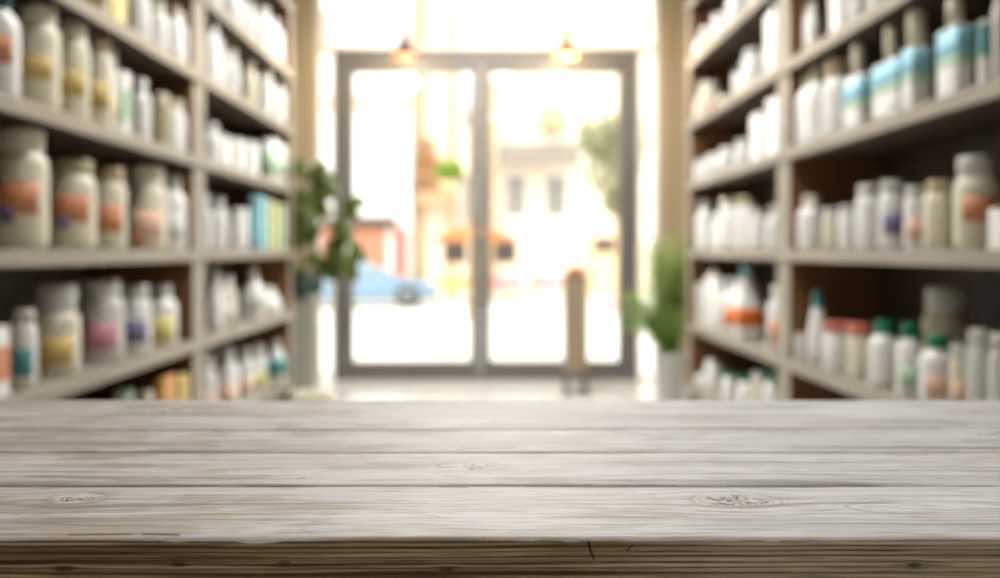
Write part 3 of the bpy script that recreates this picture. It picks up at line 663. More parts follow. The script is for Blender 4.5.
    ('J', 1, 1.2858, 2.8385, 2, 0.0438, 0.0438, 0.1949, 'cream', 'tan', None, 'cream jar with tan cap, seventh from the divider, eye-level shelf, near right unit', 'medicine containers on the eye-level shelf, near right unit', {}),
    ('J', 1, 1.2985, 2.6499, 2, 0.0565, 0.0565, 0.2454, 'cream', 'grey', 'orange', 'cream jar with orange label, eighth from the divider, eye-level shelf, near right unit', 'medicine containers on the eye-level shelf, near right unit', {'l0': 0.45, 'l1': 0.85, 'capf': 0.22}),
    ('X', 1, 1.254, 2.4444, 2, 0.0346, 0.012, 0.0992, 'white', 'white', None, 'white carton, ninth from the divider, eye-level shelf, near right unit', 'medicine containers on the eye-level shelf, near right unit', {}),
    ('X', 1, 1.254, 5.8597, 1, 0.0829, 0.012, 0.2428, 'grey', 'grey', None, 'grey carton, first from the doors, second lowest shelf, far right unit', 'medicine containers on the second lowest shelf, far right unit', {}),
    ('T', 1, 1.2627, 5.5807, 1, 0.1428, 0.0207, 0.3417, 'white', 'cream', None, 'white square bottle with cream cap, second from the doors, second lowest shelf, far right unit', 'medicine containers on the second lowest shelf, far right unit', {'capf': 0.14}),
    ('B', 1, 1.309, 5.3104, 1, 0.067, 0.067, 0.2933, 'white', 'white', 'deeporange', 'white bottle with deep orange label, third from the doors, second lowest shelf, far right unit', 'medicine containers on the second lowest shelf, far right unit', {}),
    ('S', 1, 1.3034, 5.0177, 1, 0.0877, 0.0614, 0.3682, 'white', 'lightblue', 'deeporange', 'white flask bottle with deep orange label, fourth from doors, second lowest shelf, far right unit', 'medicine containers on the second lowest shelf, far right unit', {'l0': 0.2, 'l1': 0.5, 'capf': 0.16}),
    ('B', 1, 1.2949, 4.4346, 1, 0.0529, 0.0529, 0.2824, 'white', 'white', 'orange', 'white bottle with orange label, fifth from the doors, second lowest shelf, far right unit', 'medicine containers on the second lowest shelf, far right unit', {'l0': 0.15, 'l1': 0.75}),
    ('X', 1, 1.254, 4.0106, 1, 0.0236, 0.012, 0.1038, 'grey', 'grey', None, 'grey carton, first from the divider, second lowest shelf, near right unit', 'medicine containers on the second lowest shelf, near right unit', {}),
    ('C', 1, 1.3034, 3.9436, 1, 0.0414, 0.0414, 0.2843, 'white', 'teal', None, 'white cone-shaped bottle with teal cap, second from divider, second lowest shelf, near right unit', 'medicine containers on the second lowest shelf, near right unit', {}),
    ('L', 1, 1.2911, 3.6836, 1, 0.0491, 0.0491, 0.1768, 'white', 'red', None, 'white squat jar with red cap, third from the divider, second lowest shelf, near right unit', 'medicine containers on the second lowest shelf, near right unit', {}),
    ('L', 1, 1.2858, 3.4472, 1, 0.0438, 0.0438, 0.1869, 'cream', 'red', None, 'cream squat jar with red cap, fourth from the divider, second lowest shelf, near right unit', 'medicine containers on the second lowest shelf, near right unit', {}),
    ('B', 1, 1.2898, 3.2488, 1, 0.0478, 0.0478, 0.2113, 'white', 'green', None, 'white bottle with green cap, fifth from the divider, second lowest shelf, near right unit', 'medicine containers on the second lowest shelf, near right unit', {}),
    ('J', 1, 1.4673, 3.1898, 1, 0.0753, 0.0753, 0.324, 'cream', 'clear', None, 'cream jar with pale grey cap, sixth from the divider, second lowest shelf, near right unit', 'medicine containers on the second lowest shelf, near right unit', {'capf': 0.24}),
    ('B', 1, 1.2815, 3.0331, 1, 0.0395, 0.0395, 0.2176, 'white', 'green', 'mint', 'white bottle with mint label, seventh from the divider, second lowest shelf, near right unit', 'medicine containers on the second lowest shelf, near right unit', {}),
    ('B', 1, 1.2907, 2.865, 1, 0.0487, 0.0487, 0.1985, 'white', 'green', 'peach', 'white bottle with peach label, eighth from the divider, second lowest shelf, near right unit', 'medicine containers on the second lowest shelf, near right unit', {}),
    ('J', 1, 1.2667, 2.6836, 1, 0.0247, 0.0247, 0.1871, 'cream', 'clear', 'peach', 'cream jar with peach label, ninth from the divider, second lowest shelf, near right unit', 'medicine containers on the second lowest shelf, near right unit', {}),
    ('J', 1, 1.2734, 2.583, 1, 0.0314, 0.0314, 0.2354, 'clear', 'grey', None, 'pale grey jar with grey cap, tenth from the divider, second lowest shelf, near right unit', 'medicine containers on the second lowest shelf, near right unit', {}),
    ('J', 1, 1.2742, 2.4695, 1, 0.0322, 0.0322, 0.2346, 'clear', 'grey', None, 'pale grey jar with grey cap, eleventh from the divider, second lowest shelf, near right unit', 'medicine containers on the second lowest shelf, near right unit', {}),
    ('B', 1, 1.2891, 5.9939, 0, 0.0471, 0.0471, 0.0672, 'white', 'white', None, 'white bottle, first from the doors, lowest shelf, far right unit', 'medicine containers on the lowest shelf, far right unit', {}),
    ('J', 1, 1.2956, 5.72, 0, 0.0536, 0.0536, 0.1798, 'white', 'white', None, 'white jar, second from the doors, lowest shelf, far right unit', 'medicine containers on the lowest shelf, far right unit', {}),
    ('B', 1, 1.2886, 5.3028, 0, 0.0466, 0.0466, 0.1727, 'white', 'green', None, 'white bottle with green cap, third from the doors, lowest shelf, far right unit', 'medicine containers on the lowest shelf, far right unit', {}),
    ('B', 1, 1.2909, 4.9649, 0, 0.0489, 0.0489, 0.1934, 'white', 'green', None, 'white bottle with green cap, fourth from the doors, lowest shelf, far right unit', 'medicine containers on the lowest shelf, far right unit', {}),
    ('J', 1, 1.283, 4.6996, 0, 0.041, 0.041, 0.2357, 'cream', 'white', None, 'cream jar with white cap, fifth from the doors, lowest shelf, far right unit', 'medicine containers on the lowest shelf, far right unit', {}),
    ('B', 1, 1.2909, 4.4977, 0, 0.0489, 0.0489, 0.2783, 'white', 'green', None, 'white bottle with green cap, sixth from the doors, lowest shelf, far right unit', 'medicine containers on the lowest shelf, far right unit', {}),
]
for (kind, s, x, y, zi, hw, hd, h, body, cap, lab, label, group, kw) in ITEMS:
    item(kind, s, x, y, LV[s][zi] + TB / 2, hw, hd, h, body, cap, lab, label, group, **kw)

# ------------------------------------------------------------------ the worn whitewashed counter
CT = 0.90                                      # height of the counter top
def wood_material(name, seed, knots, wear, top=True, scratches=(), cores=True):
    """worn whitewashed plank; knots: (x, y, half length, half width) in metres. top=False: bare sawn face in x/z"""
    k = NT(name)
    x, y, z, P = k.coords()
    u = x
    v = y if top else z
    # slow waviness of the grain
    wob = k.noise(k.vec(k.mul(u, 3.0), k.mul(v, 9.0), seed), 1.0, 2.0)
    vv = k.add(v, k.mul(k.sub(wob, 0.5), 0.022 if top else 0.006))
    core = None; dist_all = None
    for (kx, ky, ka, kb) in knots:
        dx = k.mul(k.sub(u, kx), 1.0 / ka); dy = k.mul(k.sub(v, ky), 1.0 / kb)
        r2 = k.add(k.mul(dx, dx), k.mul(dy, dy))
        g = k.math('EXPONENT', k.mul(r2, -0.45))
        vv = k.sub(vv, k.mul(k.mul(k.mul(dy, g), kb), 0.75))
        r = k.math('SQRT', r2)
        c = k.smooth(r, 1.05, 0.55)
        if top and ka > 0.04: c = k.mul(c, 0.0)
        core = c if core is None else k.math('MAXIMUM', core, c)
        dist_all = r if dist_all is None else k.math('MINIMUM', dist_all, r)
    def lay(fu, fv, off, det=3.0):
        return k.noise(k.vec(k.mul(u, fu), k.mul(vv, fv), seed + off), 1.0, det, 0.6)
    fine = lay(16.0, 420.0 if top else 1100.0, 3.1)
    mid = lay(5.0, 150.0 if top else 400.0, 7.7)
    broad = lay(2.6, 40.0 if top else 130.0, 11.3)
    patch = k.noise(k.vec(k.mul(u, 7.0), k.mul(v, 30.0), seed + 17.0), 1.0, 4.0, 0.65)
    blot = k.noise(k.vec(k.mul(u, 26.0), k.mul(v, 22.0), seed + 19.0), 1.0, 3.0, 0.6, 0.6)
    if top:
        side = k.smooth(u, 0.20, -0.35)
        col = k.ramp(broad, [(0.36, lin((224, 226, 230))), (0.5, lin((238, 241, 246))), (0.64, lin((246, 248, 252)))])
        # streaks where the grain shows through the wash
        col = k.mix(k.smooth(mid, 0.52, 0.38, 0.0, 0.5), col, lin((188, 186, 184)))
        col = k.mix(k.smooth(fine, 0.46, 0.34, 0.0, 0.55), col, lin((138, 133, 127)))
        col = k.mix(k.smooth(mid, 0.60, 0.70, 0.0, 0.6), col, lin((226, 227, 228)))
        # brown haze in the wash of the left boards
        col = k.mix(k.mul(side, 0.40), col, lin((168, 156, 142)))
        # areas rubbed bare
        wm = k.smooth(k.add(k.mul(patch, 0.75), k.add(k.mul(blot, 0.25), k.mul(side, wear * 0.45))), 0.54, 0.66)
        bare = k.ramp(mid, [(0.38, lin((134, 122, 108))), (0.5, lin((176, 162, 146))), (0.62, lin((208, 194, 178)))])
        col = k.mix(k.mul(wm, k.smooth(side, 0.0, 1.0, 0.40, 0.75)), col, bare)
        st = lay(3.4, 85.0, 23.0, 2.0)
        col = k.mix(k.smooth(st, 0.60, 0.70, 0.0, 0.6), col, lin((122, 118, 112)))
        gl = k.math('SINE', k.add(k.mul(vv, 620.0), k.mul(broad, 14.0)))
        col = k.mix(k.mul(k.smooth(gl, 0.55, 1.0), k.smooth(patch, 0.42, 0.62, 0.0, 0.5)), col, lin((140, 130, 118)))
        # grey water stains
        ws = k.noise(k.vec(k.mul(u, 9.0), k.mul(v, 34.0), seed + 31.0), 1.0, 5.0, 0.7, 0.5)
        col = k.mix(k.smooth(ws, 0.56, 0.66, 0.0, 0.42), col, lin((150, 149, 147)))
    else:
        col = k.ramp(mid, [(0.34, lin((94, 76, 56))), (0.46, lin((138, 117, 88))), (0.56, lin((180, 160, 130))), (0.68, lin((216, 198, 168)))])
        side = k.smooth(k.add(u, k.mul(k.sub(patch, 0.5), 0.12)), 0.04, 0.14)
        col = k.mix(k.mul(side, 0.6), col, lin((224, 212, 192)))
        col = k.mix(k.smooth(fine, 0.48, 0.36, 0.0, 0.6), col, lin((58, 44, 30)))
        gl = k.math('SINE', k.add(k.mul(vv, 2300.0), k.mul(broad, 9.0)))
        col = k.mix(k.mul(k.smooth(gl, 0.1, 0.95), k.smooth(patch, 0.3, 0.6, 0.35, 0.85)), col, lin((62, 47, 32)))
        st = lay(1.6, 300.0, 23.0, 2.0)
        col = k.mix(k.smooth(st, 0.58, 0.66, 0.0, 0.6), col, lin((52, 38, 26)))
    h = k.add(k.mul(mid, 0.6), k.mul(fine, 0.4))
    if knots:
        dd = k.add(dist_all, k.mul(k.sub(blot, 0.5), 0.5))
        ring1 = k.smooth(k.math('ABSOLUTE', k.sub(dd, 1.05)), 0.09, 0.02)
        rings = k.math('SINE', k.mul(dd, 17.0))
        rm = k.math('MAXIMUM', ring1, k.mul(k.mul(k.smooth(dd, 1.9, 1.1), k.smooth(rings, 0.5, 1.0)), 0.35))
        col = k.mix(k.mul(rm, 0.28 if top else 0.6), col, lin((112, 100, 86)) if top else lin((50, 38, 26)))
        if top and cores:
            col = k.mix(k.mul(core, 0.6), col, lin((228, 227, 225)))
            vo = k.n('ShaderNodeTexVoronoi', feature='DISTANCE_TO_EDGE')
            k.put(vo.inputs['Vector'], k.vec(k.add(k.mul(u, 62.0), k.mul(v, 50.0)), k.mul(v, 46.0), seed))
            cr = k.mul(k.mul(k.smooth(vo.outputs['Distance'], 0.12, 0.05), core), k.smooth(k.noise(k.vec(k.mul(u, 70.0), k.mul(v, 90.0), seed), 1.0, 1.0), 0.44, 0.54))
            col = k.mix(k.mul(cr, 1.0), col, lin((30, 24, 20)))
            h = k.sub(h, cr)
        elif not top:
            col = k.mix(k.mul(core, 0.7), col, lin((46, 34, 24)))
    # pin specks
    vs = k.n('ShaderNodeTexVoronoi', feature='F1')
    k.put(vs.inputs['Vector'], k.vec(k.mul(u, 22.0), k.mul(v, 55.0), seed + 5.0))
    sp = k.mul(k.smooth(vs.outputs['Distance'], 0.085, 0.05), k.smooth(patch, 0.52, 0.6))
    col = k.mix(k.mul(sp, 0.8), col, lin((60, 50, 42)))
    for (x0, v0, x1, v1, wd) in scratches:
        # distance to a short line
        L2 = (x1 - x0) ** 2 + (v1 - v0) ** 2
        px, pv = k.sub(u, x0), k.sub(v, v0)
        tt = k.math('MULTIPLY', k.add(k.mul(px, x1 - x0), k.mul(pv, v1 - v0)), 1.0 / L2, clamp=True)
        ex, ev = k.sub(px, k.mul(tt, x1 - x0)), k.sub(pv, k.mul(tt, v1 - v0))
        d = k.math('SQRT', k.add(k.mul(ex, ex), k.mul(ev, ev)))
        dn = k.add(d, k.mul(k.sub(fine, 0.5), wd * 1.2))
        sm = k.smooth(dn, wd, wd * 0.5)
        col = k.mix(k.mul(sm, 0.9), col, lin((38, 30, 24)))
        h = k.sub(h, sm)
    k.put(k.b.inputs['Base Color'], col)
    k.put(k.b.inputs['Roughness'], k.smooth(mid, 0.35, 0.65, 0.50, 0.66) if top else 0.75)
    k.b.inputs['Specular IOR Level'].default_value = 0.28 if top else 0.2
    k.bump(h, 0.35 if top else 0.8, 0.0006 if top else 0.0012)
    return k.m

def nz(x, s, f=1.0):
    return noise.noise(Vector((x * f, s, 0.37)))

def plank(parent, name, y0, y1, seed, mats, thick=0.05, wob=0.0008, chip=0.0, skew0=0.0, skew1=0.0):
    """a plank along x from -0.95 to 0.95 with slightly uneven, rounded arrises; far edge y1, near edge y0"""
    bm = bmesh.new()
    n = 760 if chip else 380
    X0, X1 = -0.95, 0.95
    prev = None
    for i in range(n + 1):
        x = X0 + (X1 - X0) * i / n
        a = y0 + skew0 * x + wob * nz(x, seed, 7) + wob * 0.5 * nz(x, seed + 2, 31)
        b = y1 + skew1 * x + wob * nz(x, seed + 5, 7)
        zt = CT + 0.0006 * nz(x, seed + 9, 4)
        cf = 0.0016 + 0.0007 * nz(x, seed + 1, 12)
        ch = 0.0
        if chip:
            c = nz(x, seed + 3, 14) + 0.45 * nz(x, seed + 4, 60)
            ch = chip * max(0.0, c - 0.22) * 2.2
            ch = min(ch, chip * 1.2)
        bot = CT - thick
        prof = [(a, bot), (a - 0.0002, CT - 0.012), (a + 0.0, zt - cf * 1.0 - ch * 0.9), (a + cf * 0.3 + ch * 0.4, zt - cf * 0.45 - ch * 0.35), (a + cf + ch, zt - cf * 0.1),
                (a + cf * 2.2 + ch * 1.4, zt), (a + (b - a) * 0.35, zt + 0.0003 * nz(x, seed + 12, 5)), (a + (b - a) * 0.7, zt - 0.0002), (b - cf * 1.6, zt), (b - cf * 0.5, zt - cf * 0.3), (b, zt - cf * 1.1), (b, bot)]
        row = [bm.verts.new((x, p, q)) for p, q in prof]
        if prev:
            for j in range(len(row)):
                jn = (j + 1) % len(row)
                f = bm.faces.new((prev[j], prev[jn], row[jn], row[j]))
                f.smooth = 1 < j < 10
                f.material_index = 1 if (j < 2 or j >= 11) else 0
        else:
            f = bm.faces.new(row); f.material_index = 1
        prev = row
    f = bm.faces.new(prev[::-1]); f.material_index = 1
    return build(name, bm, mats, parent)

counter = thing('wooden_counter', 'weathered whitewashed plank counter top with a bare brown front edge, right before the viewer', 'counter')
face_m = wood_material('bare_brown_plank_edge', 4.0,
    [(-0.2208, 0.8835, 0.006, 0.0016), (-0.161, 0.8862, 0.004, 0.0013), (-0.106, 0.8866, 0.004, 0.0012), (-0.021, 0.8832, 0.005, 0.0013), (0.2235, 0.8850, 0.0035, 0.0016)], 0.2, top=False,
    scratches=[(0.0528, 0.8992, 0.0535, 0.8945, 0.0009), (0.0535, 0.8945, 0.0558, 0.8885, 0.0008), (0.0728, 0.8930, 0.0760, 0.8955, 0.0006)])
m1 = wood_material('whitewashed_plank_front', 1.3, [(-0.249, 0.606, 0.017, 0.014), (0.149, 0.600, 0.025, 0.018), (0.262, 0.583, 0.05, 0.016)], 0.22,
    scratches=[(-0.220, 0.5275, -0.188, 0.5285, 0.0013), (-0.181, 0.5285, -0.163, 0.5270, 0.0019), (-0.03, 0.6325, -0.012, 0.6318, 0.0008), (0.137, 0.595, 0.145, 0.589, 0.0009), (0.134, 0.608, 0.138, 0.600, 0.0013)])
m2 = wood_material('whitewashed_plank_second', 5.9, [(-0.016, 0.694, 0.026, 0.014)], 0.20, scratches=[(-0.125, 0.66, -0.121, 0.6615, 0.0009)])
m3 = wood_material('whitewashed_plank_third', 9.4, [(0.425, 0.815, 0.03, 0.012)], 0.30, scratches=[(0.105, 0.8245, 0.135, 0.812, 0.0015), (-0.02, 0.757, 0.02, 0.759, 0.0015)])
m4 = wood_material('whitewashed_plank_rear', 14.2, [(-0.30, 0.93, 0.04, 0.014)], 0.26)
G = 0.0019
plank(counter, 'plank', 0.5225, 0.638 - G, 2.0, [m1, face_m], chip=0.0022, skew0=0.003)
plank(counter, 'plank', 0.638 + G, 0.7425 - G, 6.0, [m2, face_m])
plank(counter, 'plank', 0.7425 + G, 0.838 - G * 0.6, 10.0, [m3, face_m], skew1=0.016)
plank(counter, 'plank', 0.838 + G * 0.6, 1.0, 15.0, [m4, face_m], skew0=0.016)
M_BASE = grain_mat('counter_base_timber', (96, 80, 60), (140, 120, 94), 2, 0.7, 50, 0.3)
bm = bmesh.new()
add_box(bm, -0.90, 0.90, 0.56, 0.585, 0.76, 0.8495, bev=0.003)
add_box(bm, -0.90, 0.90, 0.93, 0.955, 0.76, 0.8495, bev=0.003)
build('apron', bm, M_BASE, counter)
for sx in (-0.86, 0.86):
    for yy in (0.61, 0.905):
        box('leg', (sx - 0.035, sx + 0.035, yy - 0.024, yy + 0.024, 0.0, 0.8495), M_BASE, counter, bev=0.004)

# ------------------------------------------------------------------ plants, planters and the stand by the doors
def leaf_mat(name, dark, light, rough=0.4, vein=True):
    k = NT(name)
    x, y, z, P = k.coords()
    f = k.noise(P, 9, 3)
    k.put(k.b.inputs['Base Color'], k.ramp(f, [(0.3, lin(dark)), (0.7, lin(light))]))
    k.b.inputs['Roughness'].default_value = rough
    tr = k.n('ShaderNodeBsdfTranslucent'); tr.inputs[0].default_value = lin(light) + (1,)
    mx = k.n('ShaderNodeMixShader'); mx.inputs[0].default_value = 0.35
    k.put(mx.inputs[1], k.b.outputs[0]); k.put(mx.inputs[2], tr.outputs[0]); k.put(k.out.inputs[0], mx.outputs[0])
    return k.m
M_RUB = leaf_mat('glossy_dark_leaf', (66, 84, 38), (112, 126, 60), 0.25)
M_RUB2 = leaf_mat('bluish_dark_leaf', (34, 52, 46), (60, 84, 72), 0.3)
M_FEA = leaf_mat('feathery_bright_leaf', (112, 154, 66), (168, 200, 112), 0.5)
M_STEM = mat('brown_plant_stem', (104, 88, 56), 0.7)
M_SOIL = mat('dark_potting_soil', (54, 42, 32), 0.95, vary=0.3, scale=60)
M_POT1 = mat('grey_green_planter_glaze', (164, 164, 150), 0.5)
M_POT2 = mat('pale_grey_concrete_pot', (186, 186, 178), 0.8, vary=0.08, scale=20)

def add_leaf(bm, base, tip, width, normal, mi=0, cup=0.12, n=7):
    """broad oval leaf with thickness-free lamina folded a little along the midrib"""
    b, t = Vector(base), Vector(tip)
    d = t - b; L = d.length; d.normalize()
    nn = (Vector(normal) - d * d.dot(Vector(normal))).normalized(); sdv = d.cross(nn)
    rows = []
    for i in range(n + 1):
        f = i / n
        wd = width * (math.sin(PI * (f ** 0.85)) ** 0.8) * 0.5 if 0 < f < 1 else 0.0008
        c = b + d * (L * f) + nn * (0.10 * L * math.sin(PI * f)) 
        rows.append([bm.verts.new(c + sdv * wd + nn * wd * cup * 2), bm.verts.new(c), bm.verts.new(c - sdv * wd + nn * wd * cup * 2)])
    for r0, r1 in zip(rows, rows[1:]):
        for k in (0, 1):
            f = bm.faces.new((r0[k], r0[k + 1], r1[k + 1], r1[k])); f.smooth = True; f.material_index = mi

def solid(o, t=0.0012):
    m = o.modifiers.new('thickness', 'SOLIDIFY'); m.thickness = t; m.offset = 0
    return o

def planter(parent, w0, w1, h, m, square=False):
    bm = bmesh.new()
    if square:
        sq_loft(bm, [(w0, w0, 0, 0.015), (w1, w1, h * 0.97, 0.015), (w1 + 0.004, w1 + 0.004, h, 0.015), (w1 - 0.012, w1 - 0.012, h, 0.012), (w1 - 0.014, w1 - 0.014, h - 0.05, 0.012)])
    else:
        add_lathe(bm, [(0, 0), (w0 * 0.95, 0), (w0, 0.01), (w1, h * 0.93), (w1 + 0.008, h * 0.935), (w1 + 0.008, h), (w1 - 0.01, h), (w1 - 0.012, h - 0.04), (0, h - 0.04)], 36)
    build('pot', bm, m, parent)
    bm = bmesh.new(); add_lathe(bm, [(0, h - 0.038), (w1 * 0.8, h - 0.038), (w1 * 0.8, h - 0.03), (w1 * 0.4, h - 0.022), (0, h - 0.02)], 24)
    build('soil', bm, M_SOIL, parent)

# tall leafy plant left of the doors
rng = random.Random(11)
t = thing('rubber_plant', 'dark green broad-leaved plant in a tall grey-green planter, left of the glass doors', 'plant', (-1.21, 6.60, 0))
planter(t, 0.075, 0.10, 0.80, M_POT1, square=True)
bm = bmesh.new()
stems = [[(0, 0, 0.77), (0.01, 0, 1.0), (0.03, -0.02, 1.25), (0.09, -0.04, 1.52)],
         [(0.02, 0.01, 0.77), (0.08, 0, 0.95), (0.16, 0.02, 1.12), (0.26, 0.03, 1.34)],
         [(-0.01, -0.01, 0.77), (-0.03, -0.02, 0.92), (-0.02, -0.04, 1.12), (0.0, -0.05, 1.36)]]
for s_ in stems: add_tube(bm, s_, 0.009, 8, r1=0.005)
build('stem', bm, M_STEM, t)
leafs = [ # base, tip, width, dark?
 ((0.09, -0.04, 1.52), (-0.08, -0.06, 1.62), .09), ((0.09, -0.04, 1.52), (0.22, -0.02, 1.50), .09), ((0.07, -0.04, 1.46), (0.16, -0.08, 1.64), .08),
 ((0.06, -0.03, 1.40), (0.26, -0.05, 1.44), .10), ((0.05, -0.03, 1.36), (-0.06, -0.08, 1.46), .10), ((0.04, -0.02, 1.30), (0.20, -0.06, 1.30), .11),
 ((0.0, -0.05, 1.36), (-0.07, -0.08, 1.22), .11), ((0.0, -0.05, 1.30), (0.07, -0.12, 1.14), .12), ((-0.01, -0.04, 1.20), (-0.11, -0.10, 1.02), .12),
 ((0.26, 0.03, 1.34), (0.43, 0.02, 1.37), .07), ((0.26, 0.03, 1.34), (0.37, 0.0, 1.26), .07), ((0.22, 0.02, 1.26), (0.30, -0.04, 1.10), .10),
 ((0.16, 0.02, 1.12), (0.42, -0.02, 0.98), .13), ((0.16, 0.02, 1.12), (0.36, -0.06, 0.84), .13), ((0.10, 0.0, 1.0), (0.22, -0.05, 0.84), .12),
 ((0.02, -0.02, 1.10), (0.14, -0.08, 1.20), .10), ((0.02, 0.0, 1.18), (-0.09, -0.04, 1.32), .10), ((-0.03, -0.02, 0.98), (-0.12, -0.08, 0.90), .10),
 ((0.03, -0.02, 1.0), (0.13, -0.1, 0.98), .10), ((0.0, -0.03, 1.26), (0.10, -0.06, 1.36), .09)]
for q, (b, tp, wd) in enumerate(leafs):
    bm = bmesh.new(); add_leaf(bm, b, tp, wd * 1.45, (rng.uniform(-.3, .3), -1, 0.35))
    solid(build('leaf', bm, M_RUB, t))
for (b, tp, wd) in (((0.02, -0.04, 0.92), (0.0, -0.12, 0.72), .17), ((0.04, -0.03, 0.90), (0.13, -0.11, 0.76), .14), ((-0.01, -0.03, 0.88), (-0.09, -0.1, 0.76), .12)):
    bm = bmesh.new(); add_leaf(bm, b, tp, wd, (0.05, -1, 0.2))
    solid(build('leaf', bm, M_RUB2, t))

# feathery plant right of the doors
t = thing('feathery_plant', 'bright green feathery plant in a round pale grey pot, right of the glass doors', 'plant', (1.235, 6.72, 0))
planter(t, 0.085, 0.105, 0.36, M_POT2)
rng = random.Random(5)
fb = bmesh.new(); sb = bmesh.new()
for i in range(190):
    a = rng.uniform(0, 2 * PI); out = rng.uniform(0.02, 0.2); h = rng.uniform(0.28, 0.93)
    if i % 6 == 0: a = PI + rng.uniform(-0.5, 0.5); out = rng.uniform(0.2, 0.34); h = rng.uniform(0.25, 0.62)
    cx, cy = math.cos(a), math.sin(a)
    dxm = 0.75 if cx > 0 else 1.0
    pts = []
    for j in range(7):
        f = j / 6
        pts.append(Vector((cx * dxm * (0.03 + out * f ** 1.5), cy * (0.03 + out * f ** 1.5) * 0.8, 0.33 + h * (f - (0.30 * f ** 3 if i % 6 == 0 else 0.12 * f ** 3)))))
    add_tube(sb, pts, 0.0022, 5, r1=0.001)
    for j in range(1, 7):
        for _ in range(6):
            p = pts[j - 1].lerp(pts[j], rng.random())
            d = Vector((rng.uniform(-1, 1), rng.uniform(-1, 1), rng.uniform(0.1, 1.0))).normalized()
            L = rng.uniform(0.03, 0.07)
            sd = d.orthogonal().normalized() * 0.005
            v = [fb.verts.new(q) for q in (p, p + d * L * 0.5 + sd, p + d * L, p + d * L * 0.5 - sd)]
            fb.faces.new(v)
build('stem', sb, M_STEM, t)
build('foliage', fb, M_FEA, t)

# slender pedestal stand inside, before the right-hand door
M_PED = grain_mat('taupe_slatted_wood', (138, 122, 100), (168, 150, 126), 2, 0.6, 50, 0.2)
M_TERRA = mat('terracotta_dish', (206, 128, 92), 0.7)
M_DKM = mat('dark_stand_metal', (70, 66, 60), 0.5)
t = thing('pedestal_stand', 'slender slatted taupe pedestal on a dark foot, in front of the right-hand glass door', 'stand', (0.645, 7.30, 0))
bm = bmesh.new()
add_box(bm, -0.082, 0.082, -0.082, 0.082, 0.16, 0.84, bev=0.003)
for i in range(5):
    q = -0.068 + i * 0.034
    add_box(bm, q - 0.012, q + 0.012, -0.090, -0.082, 0.17, 0.83, bev=0.002)
build('column', bm, M_PED, t)
bm = bmesh.new(); add_box(bm, -0.095, 0.095, -0.095, 0.095, 0.8405, 0.862, bev=0.004); build('top_board', bm, M_PED, t)
for sx in (-0.07, 0.07):
    for sy in (-0.07, 0.07):
        bm = bmesh.new(); add_tube(bm, [(sx, sy, 0.015), (sx, sy, 0.16)], 0.010, 8); build('leg', bm, M_DKM, t)
bm = bmesh.new(); add_box(bm, -0.10, 0.10, -0.10, 0.10, 0.0, 0.0145, bev=0.003); build('foot_plate', bm, M_DKM, t)
bm = bmesh.new()
add_lathe(bm, [(0, 0), (0.05, 0), (0.055, 0.004), (0.078, 0.045), (0.082, 0.06), (0.076, 0.06), (0.05, 0.012), (0, 0.010)], 28)
o = build('shallow_bowl', bm, M_TERRA, None, (0.645, 7.30, 0.8625))
tag(o, 'small terracotta bowl resting on the slender pedestal by the doors', 'bowl')

# low basket on the floor by the left shelves
M_WICK = grain_mat('cream_wicker', (196, 190, 166), (228, 222, 200), 0, 0.8, 120, 0.5)
t = thing('floor_basket', 'low cream wicker basket on the floor below the left shelves', 'basket', (-0.98, 5.60, 0))
bm = bmesh.new()
prof = [(0, 0), (0.11, 0)]
for i in range(11):
    z_ = 0.01 + i * 0.022; r_ = 0.112 + 0.02 * math.sin(PI * i / 10)
    prof += [(r_ + 0.004, z_), (r_, z_ + 0.011)]
prof += [(0.108, 0.245), (0.10, 0.03), (0, 0.025)]
add_lathe(bm, prof, 36)
build('body', bm, M_WICK, t)
bm = bmesh.new()
rim = [(0.118 * math.cos(a * PI / 16), 0.118 * math.sin(a * PI / 16), 0.247) for a in range(33)]
add_tube(bm, rim, 0.009, 8)
build('rim', bm, M_WICK, t)

# ------------------------------------------------------------------ the street outside
M_PAVE = mat('pale_street_paving', (226, 222, 214), 0.85, vary=0.05, scale=2)
GZ = -0.45
bm = bmesh.new()
rows = [(YD + 0.14, -0.02), (14.0, -0.16), (22.0, GZ), (60.0, GZ)]
vv = [[bm.verts.new((x, y, z)) for x in (-30, 30)] for y, z in rows]
for a, b in zip(vv, vv[1:]): bm.faces.new((a[0], a[1], b[1], b[0]))
g = struct('ground', bm, M_PAVE)

M_CREAM = mat('cream_render', (232, 222, 204), 0.9, vary=0.03, scale=1)
M_WREN = mat('white_render', (244, 242, 238), 0.9, vary=0.02, scale=1)
M_PINK = mat('pale_terracotta_band', (226, 186, 164), 0.9)
M_TAN = mat('tan_stone', (206, 176, 140), 0.85)
M_ORNG = mat('orange_painted_wall', (196, 132, 104), 0.85)
M_RED = mat('red_painted_post', (180, 104, 98), 0.7)
M_SGN = mat('dark_fascia_board', (96, 80, 70), 0.7)
M_GWIN = mat('grey_tinted_window', (150, 146, 142), 0.25)
M_GREY = mat('grey_awning_cloth', (142, 134, 126), 0.85)
M_OCH = mat('ochre_parasol_cloth', (196, 124, 72), 0.85)
M_STONE = mat('yellow_stone', (238, 214, 168), 0.9)

def windows(parent, xs, zs, wd, ht, y):
    for xx in xs:
        for zz in zs:
            bm = bmesh.new(); frame_rect(bm, xx - wd / 2, xx + wd / 2, y - 0.06, y - 0.001, zz, zz + ht, 0.07)
            f = build('window', bm, M_WREN, parent)
            box('pane', (xx - wd / 2 + 0.07, xx + wd / 2 - 0.07, y - 0.04, y - 0.02, zz + 0.07, zz + ht - 0.07), M_GWIN, f)

